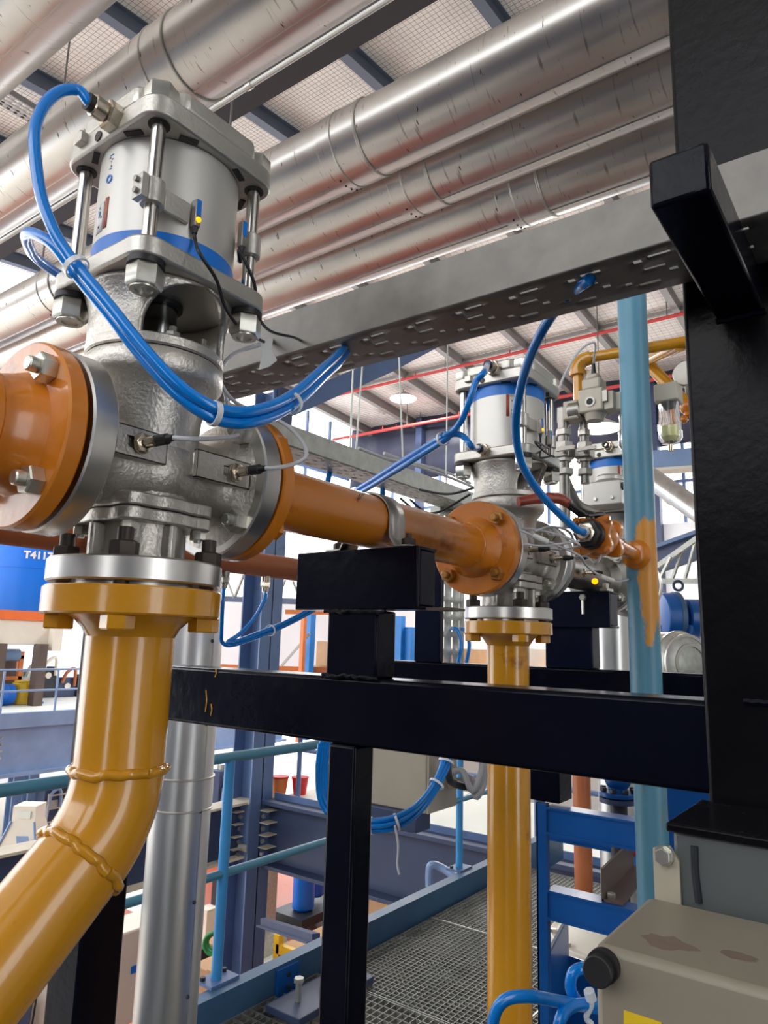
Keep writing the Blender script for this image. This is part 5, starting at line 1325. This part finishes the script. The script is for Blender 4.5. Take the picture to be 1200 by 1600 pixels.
# ---- below the left walkway: posts, hopper, plant, van hood
for i, (px, lab) in enumerate(((20, 'pale blue steel post under the left walkway, nearest the picture edge'), (44, 'pale blue steel post under the left walkway beside the yellow pipe bend'))):
    q = D(px, 1260, 17.5); x, y = q[0], q[1]
    t = thing('steel_post', lab, 'post', (x, y, -3.5), 'posts under the left walkway')
    obj('shaft', MB().bx(x-.12, x+.12, y-.15, y-.11, -3.5, -1.66).bx(x-.12, x+.12, y+.11, y+.15, -3.5, -1.66).bx(x-.015, x+.015, y-.11, y+.11, -3.5, -1.66), SLATEL, t)
    obj('cap_plate', MB().bx(x-.12, x+.12, y-.2, y+.2, -1.66, -1.62), SLATEL, t)
for i, (px, py, w_, h_, m_, lab) in enumerate(((75, 1255, .45, .9, SLATED, 'dim blue plant under the left walkway, beside the pale posts'), (98, 1270, .4, 1.3, DARKM, 'dark plant under the left walkway, closest to the black frame post'), (75, 1330, .5, .5, BROWN, 'brown plant low under the left walkway, right of the white hopper'), (345, 1235, .5, 1.0, SLATED, 'dim blue plant under the walkway end, left of the rail post top'), (378, 1225, .5, 1.3, DARKM, 'dark plant under the walkway end, left of the building column'))):
    q = D(px, py, (17.5, 18.6, 16.6, 17.5, 18.6)[i]); x, y, z = q
    t = thing('plant_unit', lab, 'machine', (x, y, -3.5), 'plant under the left walkway')
    obj('casing', MB().bx(x-w_/2, x+w_/2, y-.2, y+.2, -3.5, z+h_/2), m_, t, bev=.02)
    obj('grille', MB().bx(x-w_*.3, x+w_*.3, y-.23, y-.2, z-.1, z+.1), GALVB, t)
    obj('pipework', MB().tube([(x-w_*.4, y-.26, z-.4), (x-w_*.2, y-.28, z+.25), (x+w_*.3, y-.28, z+.3), (x+w_*.4, y-.25, z-.4)], .04, n=8), SLATEL, t)
    obj('cap', MB().cyl((x, y, z+h_/2), (x, y, z+h_/2+.12), .12, n=14), TANKB if i % 2 == 0 else GALVB, t)
    for k in range(3): obj('rail', MB().bar((x-w_*.5, y-.4, z-.35+.3*k), (x+w_*.5, y-.4, z-.35+.3*k), .03, .03), GALVB, t)
    for k in (-1, 1): obj('rail_post', MB().bar((x+k*w_*.5, y-.4, -3.5), (x+k*w_*.5, y-.4, z+.3), .03, .03), GALVB, t)
t = thing('hopper', 'white tapered sheet metal hopper under the left walkway', 'hopper', D(30, 1300, 9)-(0, 0, .6))
q = D(28, 1290, 9.8); ru = nrm(_r-_r[2]*np.array([0, 0, 1])); fu = nrm(np.array([_f[0], _f[1], 0])); Z_ = np.array([0, 0, 1.0])
def hq(r, f, z): return q+ru*r+fu*f+Z_*z
v = [hq(s1*w_, s2*w_+.3, z) for z, w_ in ((.22, .16), (.02, .16), (-.55, .34), (-.95, .34)) for s1, s2 in ((-1, -1), (1, -1), (1, 1), (-1, 1))]
f = [(3, 2, 1, 0), (12, 13, 14, 15)]+[(4*k+i, 4*k+(i+1) % 4, 4*k+4+(i+1) % 4, 4*k+4+i) for k in range(3) for i in range(4)]
obj('hopper_shell', MB().add(v, f), OFFW, t, ang=20)
for s1 in (-1, 1): obj('edge_angle', MB().bar(hq(s1*.16, .13, .02), hq(s1*.34, -.05, -.55), .025, .025).bar(hq(s1*.34, -.05, -.55), hq(s1*.34, -.05, -.95), .025, .025), SLATEL, t)
obj('name_plate', MB().prism([hq(-.08, .135, .16), hq(.10, .135, .16), hq(.10, .135, .06), hq(-.08, .135, .06)], (0, 0, 0), -fu*.01), DECKW, t)
obj('front_panel', MB().prism([hq(.02, -.045, -.12), hq(.18, -.045, -.12), hq(.28, -.05, -.5), hq(.10, -.05, -.5)], (0, 0, 0), -fu*.02), SLATEL, t)
t = thing('van', 'white vehicle cab with a grey window below the yellow pipe bend', 'vehicle', D(20, 1560, 7)-(0, 0, .5))
q = D(18, 1560, 7.0)
def vq(r, f, z): return q+ru*r+fu*f+Z_*z
v = [vq(-1.5, 0, -1.2), vq(.45, 0, -1.2), vq(.45, 0, .1), vq(.30, .15, .45), vq(-1.5, .15, .45), vq(-1.5, 1.3, -1.2), vq(.45, 1.3, -1.2), vq(.45, 1.3, .1), vq(.30, 1.15, .45), vq(-1.5, 1.15, .45)]
f = [(0, 1, 2, 3, 4), (9, 8, 7, 6, 5), (0, 5, 6, 1), (1, 6, 7, 2), (2, 7, 8, 3), (3, 8, 9, 4), (4, 9, 5, 0)]
obj('cab_shell', MB().add(v, f), OFFW, t, bev=.03, ang=20)
obj('window', MB().prism([vq(-.45, -.02, -.35), vq(.20, -.02, -.35), vq(.22, -.005, .02), vq(-.30, -.005, .02)], (0, 0, 0), -fu*.015), SLATED, t)
obj('window_seal', MB().tube([vq(-.48, -.03, -.38), vq(.23, -.03, -.38), vq(.25, -.01, .05), vq(-.32, -.01, .05), vq(-.48, -.03, -.38)], .015, n=6, sm=False), DARKM, t)
t = thing('white_cabinet', 'white cabinet with a small blue badge low behind the upright silver pipe', 'cabinet', D(205, 1480, 8))
q = D(198, 1490, 7.6)
obj('case', MB().bx(q[0]-.35, q[0]+.3, q[1]-.2, q[1]+.25, q[2]-.6, q[2]+.3), OFFW, t, bev=.02)
obj('handle', MB().bx(q[0]+.08, q[0]+.11, q[1]-.225, q[1]-.2, q[2]+.0, q[2]+.2), DARKM, t)
obj('badge', MB().bx(q[0]-.08, q[0]+.0, q[1]-.21, q[1]-.2, q[2]-.12, q[2]-.05), TANKB, t)
# plant clutter seen low behind the railings (each piece stands on the lower floor)
def crate(px, py, d, w_, h_, m_, label, name='crate', cat='crate', grp=None):
    q = D(px, py, d)
    t = thing(name, label, cat, q, grp)
    obj('box', MB().bx(q[0]-w_/2, q[0]+w_/2, q[1]-w_/2, q[1]+w_/2, q[2]-h_*.5, q[2]+h_*.5), m_, t, bev=.01)
    obj('lid_flap', MB().bx(q[0]-w_*.52, q[0]+w_*.52, q[1]-w_*.52, q[1]-w_*.2, q[2]+h_*.5, q[2]+h_*.5+.02), m_, t)
    return t, q
crate(336, 1528, 9.0, .42, .34, CARD, 'open cardboard box on the lower floor near the foot of the rail post', grp='cardboard boxes below')
crate(352, 1490, 10.0, .45, .36, CARD, 'cardboard box on the lower floor below the green hose', grp='cardboard boxes below')
crate(322, 1470, 10.5, .25, .9, OFFW, 'white upright box beside the green hose on the lower floor')
crate(365, 1420, 11, .5, .9, DARKM, 'dark machine casing under the floor beam left of the column', 'machine_unit', 'machine')
crate(302, 1500, 9.7, .3, .3, DARKM, 'small dark machine behind the rail post on the lower floor', 'machine_unit', 'machine')
q = D(338, 1475, 9.6)
t = thing('hose_coil', 'coil of green hose hanging low beyond the rail post', 'hose', q)
for k in range(3): obj('hose_loop', MB().tube([q+ru*(.17-.02*k)*math.cos(a)+Z_*(.15-.02*k)*math.sin(a)+fu*.03*k for a in np.linspace(0, 2*PI, 17)], .022, n=8), GREENH, t)
t = thing('concrete_pier', 'pale square pier on the lower floor left of the building column', 'pier', D(380, 1400, 12))
q = D(385, 1420, 12.)
obj('pier_shaft', MB().bx(q[0]-.35, q[0]+.35, q[1]-.35, q[1]+.35, -3.5, -.9), GALVB, t)
obj('pier_foot', MB().bx(q[0]-.5, q[0]+.5, q[1]-.5, q[1]+.5, -3.5, -3.2), GALVB, t)
# blue pump on the red floor
q = P(480, 1400, 'Z', -3.0)
t = thing('pump_unit', 'blue pump on a dark trolley standing on the red floor', 'pump', (q[0], q[1], -3.5))
obj('pump_body', MB().cyl((q[0]-.1, q[1], -3.2), (q[0]-.1, q[1], -2.5), .20, n=20, c=.04).cyl((q[0]+.35, q[1]+.1, -3.1), (q[0]+.35, q[1]+.1, -2.2), .16, n=20, c=.04), TANKB, t)
obj('discharge_pipe', MB().tube([(q[0]-.1, q[1]-.2, -2.5), (q[0]-.2, q[1]-.3, -2.2), (q[0]+.3, q[1]-.1, -2.2)], .06, n=10), RUSTO, t)
obj('trolley', MB().bx(q[0]-.5, q[0]+.7, q[1]-.35, q[1]+.4, -3.35, -3.2), DARKM, t)
for sx in (-.4, .6):
    for sy in (-.3, .35): obj('wheel', MB().cyl((q[0]+sx, q[1]+sy, -3.4), (q[0]+sx, q[1]+sy+.06, -3.4), .1, n=14), BLACKR, t)
q = P(470, 1480, 'Z', -2.7)
t = thing('yellow_trolley', 'yellow framed flat trolley with a brown deck on the red floor', 'trolley', (q[0], q[1], -3.5))
obj('deck', MB().bx(q[0]-.25, q[0]+1.0, q[1]-.8, q[1]+.2, -2.72, -2.66), CARD, t)
for sx in (-.25, 1.0):
    for sy in (-.8, .2): obj('leg', MB().bx(q[0]+sx-.05, q[0]+sx+.05, q[1]+sy-.05, q[1]+sy+.05, -3.5, -2.5), YDRUM, t)
obj('edge_rail', MB().bx(q[0]-.3, q[0]-.22, q[1]-.8, q[1]+.2, -2.74, -2.62).bx(q[0]-.25, q[0]+1, q[1]-.84, q[1]-.76, -2.74, -2.62), YDRUM, t)
t = thing('angle_bar', 'dark steel bar projecting from the kerb beside the building column', 'bar', D(440, 1450, 5))
obj('bar_leg', MB().bar(D(412, 1440, 5.5), D(494, 1466, 4.3), .05, .05), SLATED, t)
obj('bar_flange', MB().bar(D(412, 1443, 5.5)+(0, .03, -.02), D(494, 1469, 4.3)+(0, .03, -.02), .07, .012), SLATED, t)
crate(600, 1405, 10, .8, 1.2, CARD, 'tan boxed crate on the lower floor below the cabinet', grp='cardboard boxes below')
crate(648, 1375, 10.5, .5, .9, DARKM, 'dark crate on the lower floor under the cabinet', 'machine_unit', 'machine')
o = obj('yellow_post', MB().bx(*(lambda q: (q[0]-.05, q[0]+.05, q[1]-.05, q[1]+.05, q[2]-.9, q[2]+.9))(D(608, 1400, 9.2))), YDRUM, label='thin yellow guard post beside the tan crate on the lower floor', cat='post')
# small stub rail beside the second handrail post
t = thing('pipe_stub', 'short pale blue bent pipe at the kerb near the second handrail post', 'pipe', D(672, 1355, 5))
obj('bend', MB().tube([D(671, 1385, 5), D(671, 1365, 5), D(674, 1352, 5), D(690, 1356, 5), D(720, 1375, 4.9)], .028, n=10), SLATEL, t)
# upper floor things: red bucket, white boxes, pallet rack with boxes, white wall
q = P(468, 1241, 'Z', -.2)
for i, (dx, lab) in enumerate(((0, 'red plastic bucket on the upper floor left of the centre post'), (-.24, 'small orange red can beside the red bucket on the upper floor'))):
    c = q+ru*dx
    t = thing('bucket', lab, 'bucket', (c[0], c[1], -.2), 'red containers on the upper floor')
    obj('bucket_body', MB().lathe([(.075, 0), (.10, .18), (.095, .18)], (c[0], c[1], -.2), n=20), REDB if i == 0 else PALLETO, t)
    obj('lid', MB().cyl((c[0], c[1], -.02), (c[0], c[1], .0), .105, n=20), REDB, t)
# pallet racking
t = thing('pallet_rack', 'blue and orange pallet racking on the upper floor beyond the frame', 'rack', (13, 8, -.2))
RK = []
for px in (484, 625, 640, 868, 1078):
    q = D(px, 1000, 13.5); RK.append(q)
    u_ = obj('upright', MB().bx(q[0]-.07, q[0]+.07, q[1]-.07, q[1]+.07, -.2, 2.1 if px not in (640,) else 1.9), RACKB, t)
a, b_ = RK[0], RK[-1]
for z in (.35, 1.05): obj('rack_beam', MB().bar((a[0]-1.5, a[1]+2.4, z), (b_[0], b_[1], z), .06, .12), PALLETO, t)
o_ = D(474, 985, 13.2); obj('orange_post', MB().bx(o_[0]-.04, o_[0]+.04, o_[1]-.04, o_[1]+.04, -.2, 2.35), PALLETO, t)
obj('orange_rail', MB().bar(D(446, 956, 13.2), D(560, 958, 13.2), .06, .08), PALLETO, t)
obj('diagonal_brace', MB().bar(D(440, 1040, 13.3), D(484, 990, 13.3), .04, .04), GALVB, t)
for z in (.385, 1.085):
    c0, c1 = a+fu*.75-np.array([0, 0, a[2]-z]), b_+fu*.75-np.array([0, 0, b_[2]-z])
    obj('shelf_board', MB().bar(c0, c1, 1.0, .05), CARD, t)
rnd = random.Random(11)
k = 0
names = ('first', 'second', 'third', 'fourth', 'fifth', 'sixth', 'seventh', 'eighth', 'ninth', 'tenth', 'eleventh', 'twelfth')
for row, z in ((0, .42), (1, 1.12)):
    for i in range(6):
        s_ = (i+.5)/6; c = a*(1-s_)+b_*s_+fu*.75; w_ = .65+rnd.random()*.15; h_ = .35+rnd.random()*.2
        t = thing('cardboard_box', 'cardboard box on the %s rack beam, %s counted from the building column' % (('lower', 'upper')[row], names[i]), 'box', (c[0], c[1], z), 'boxes on the pallet rack')
        obj('carton', MB().bx(c[0]-w_/2, c[0]+w_/2, c[1]-w_/2, c[1]+w_/2, z, z+h_), CARD if rnd.random() < .6 else OFFW, t)
        obj('tape', MB().bx(c[0]-w_/2-.004, c[0]+w_/2+.004, c[1]-.04, c[1]+.04, z, z+h_+.004), BROWN, t); k += 1
wc = struct('wall_upper')
a_ = D(300, 985, 18); b2_ = D(1200, 985, 16.5)
for i in range(9):
    p = a_*(1-i/9)+b2_*(i/9); p2 = a_*(1-(i+1)/9)+b2_*((i+1)/9); p2 = p+(p2-p)*.985
    obj('white_panel', MB().prism([(p[0], p[1], -.2), (p2[0], p2[1], -.2), (p2[0], p2[1], 2.55), (p[0], p[1], 2.55)], (0, 0, 0), (.08, .08, 0)), WALLW, wc)
t = thing('roof_truss', 'distant grey roof truss seen under the rust pipe, left of the building column', 'truss', D(370, 930, 16))
obj('top_chord', MB().bar(D(330, 888, 16), D(470, 905, 15), .12, .12), GALVB, t)
obj('bottom_chord', MB().bar(D(330, 935, 16), D(470, 940, 15), .12, .12), SLATED, t)
for i in range(8): obj('web_bar', MB().bar(D(332+17*i, 890 if i % 2 else 935, 15.8), D(349+17*i, 935 if i % 2 else 892, 15.7), .05, .05), GALVB, t)
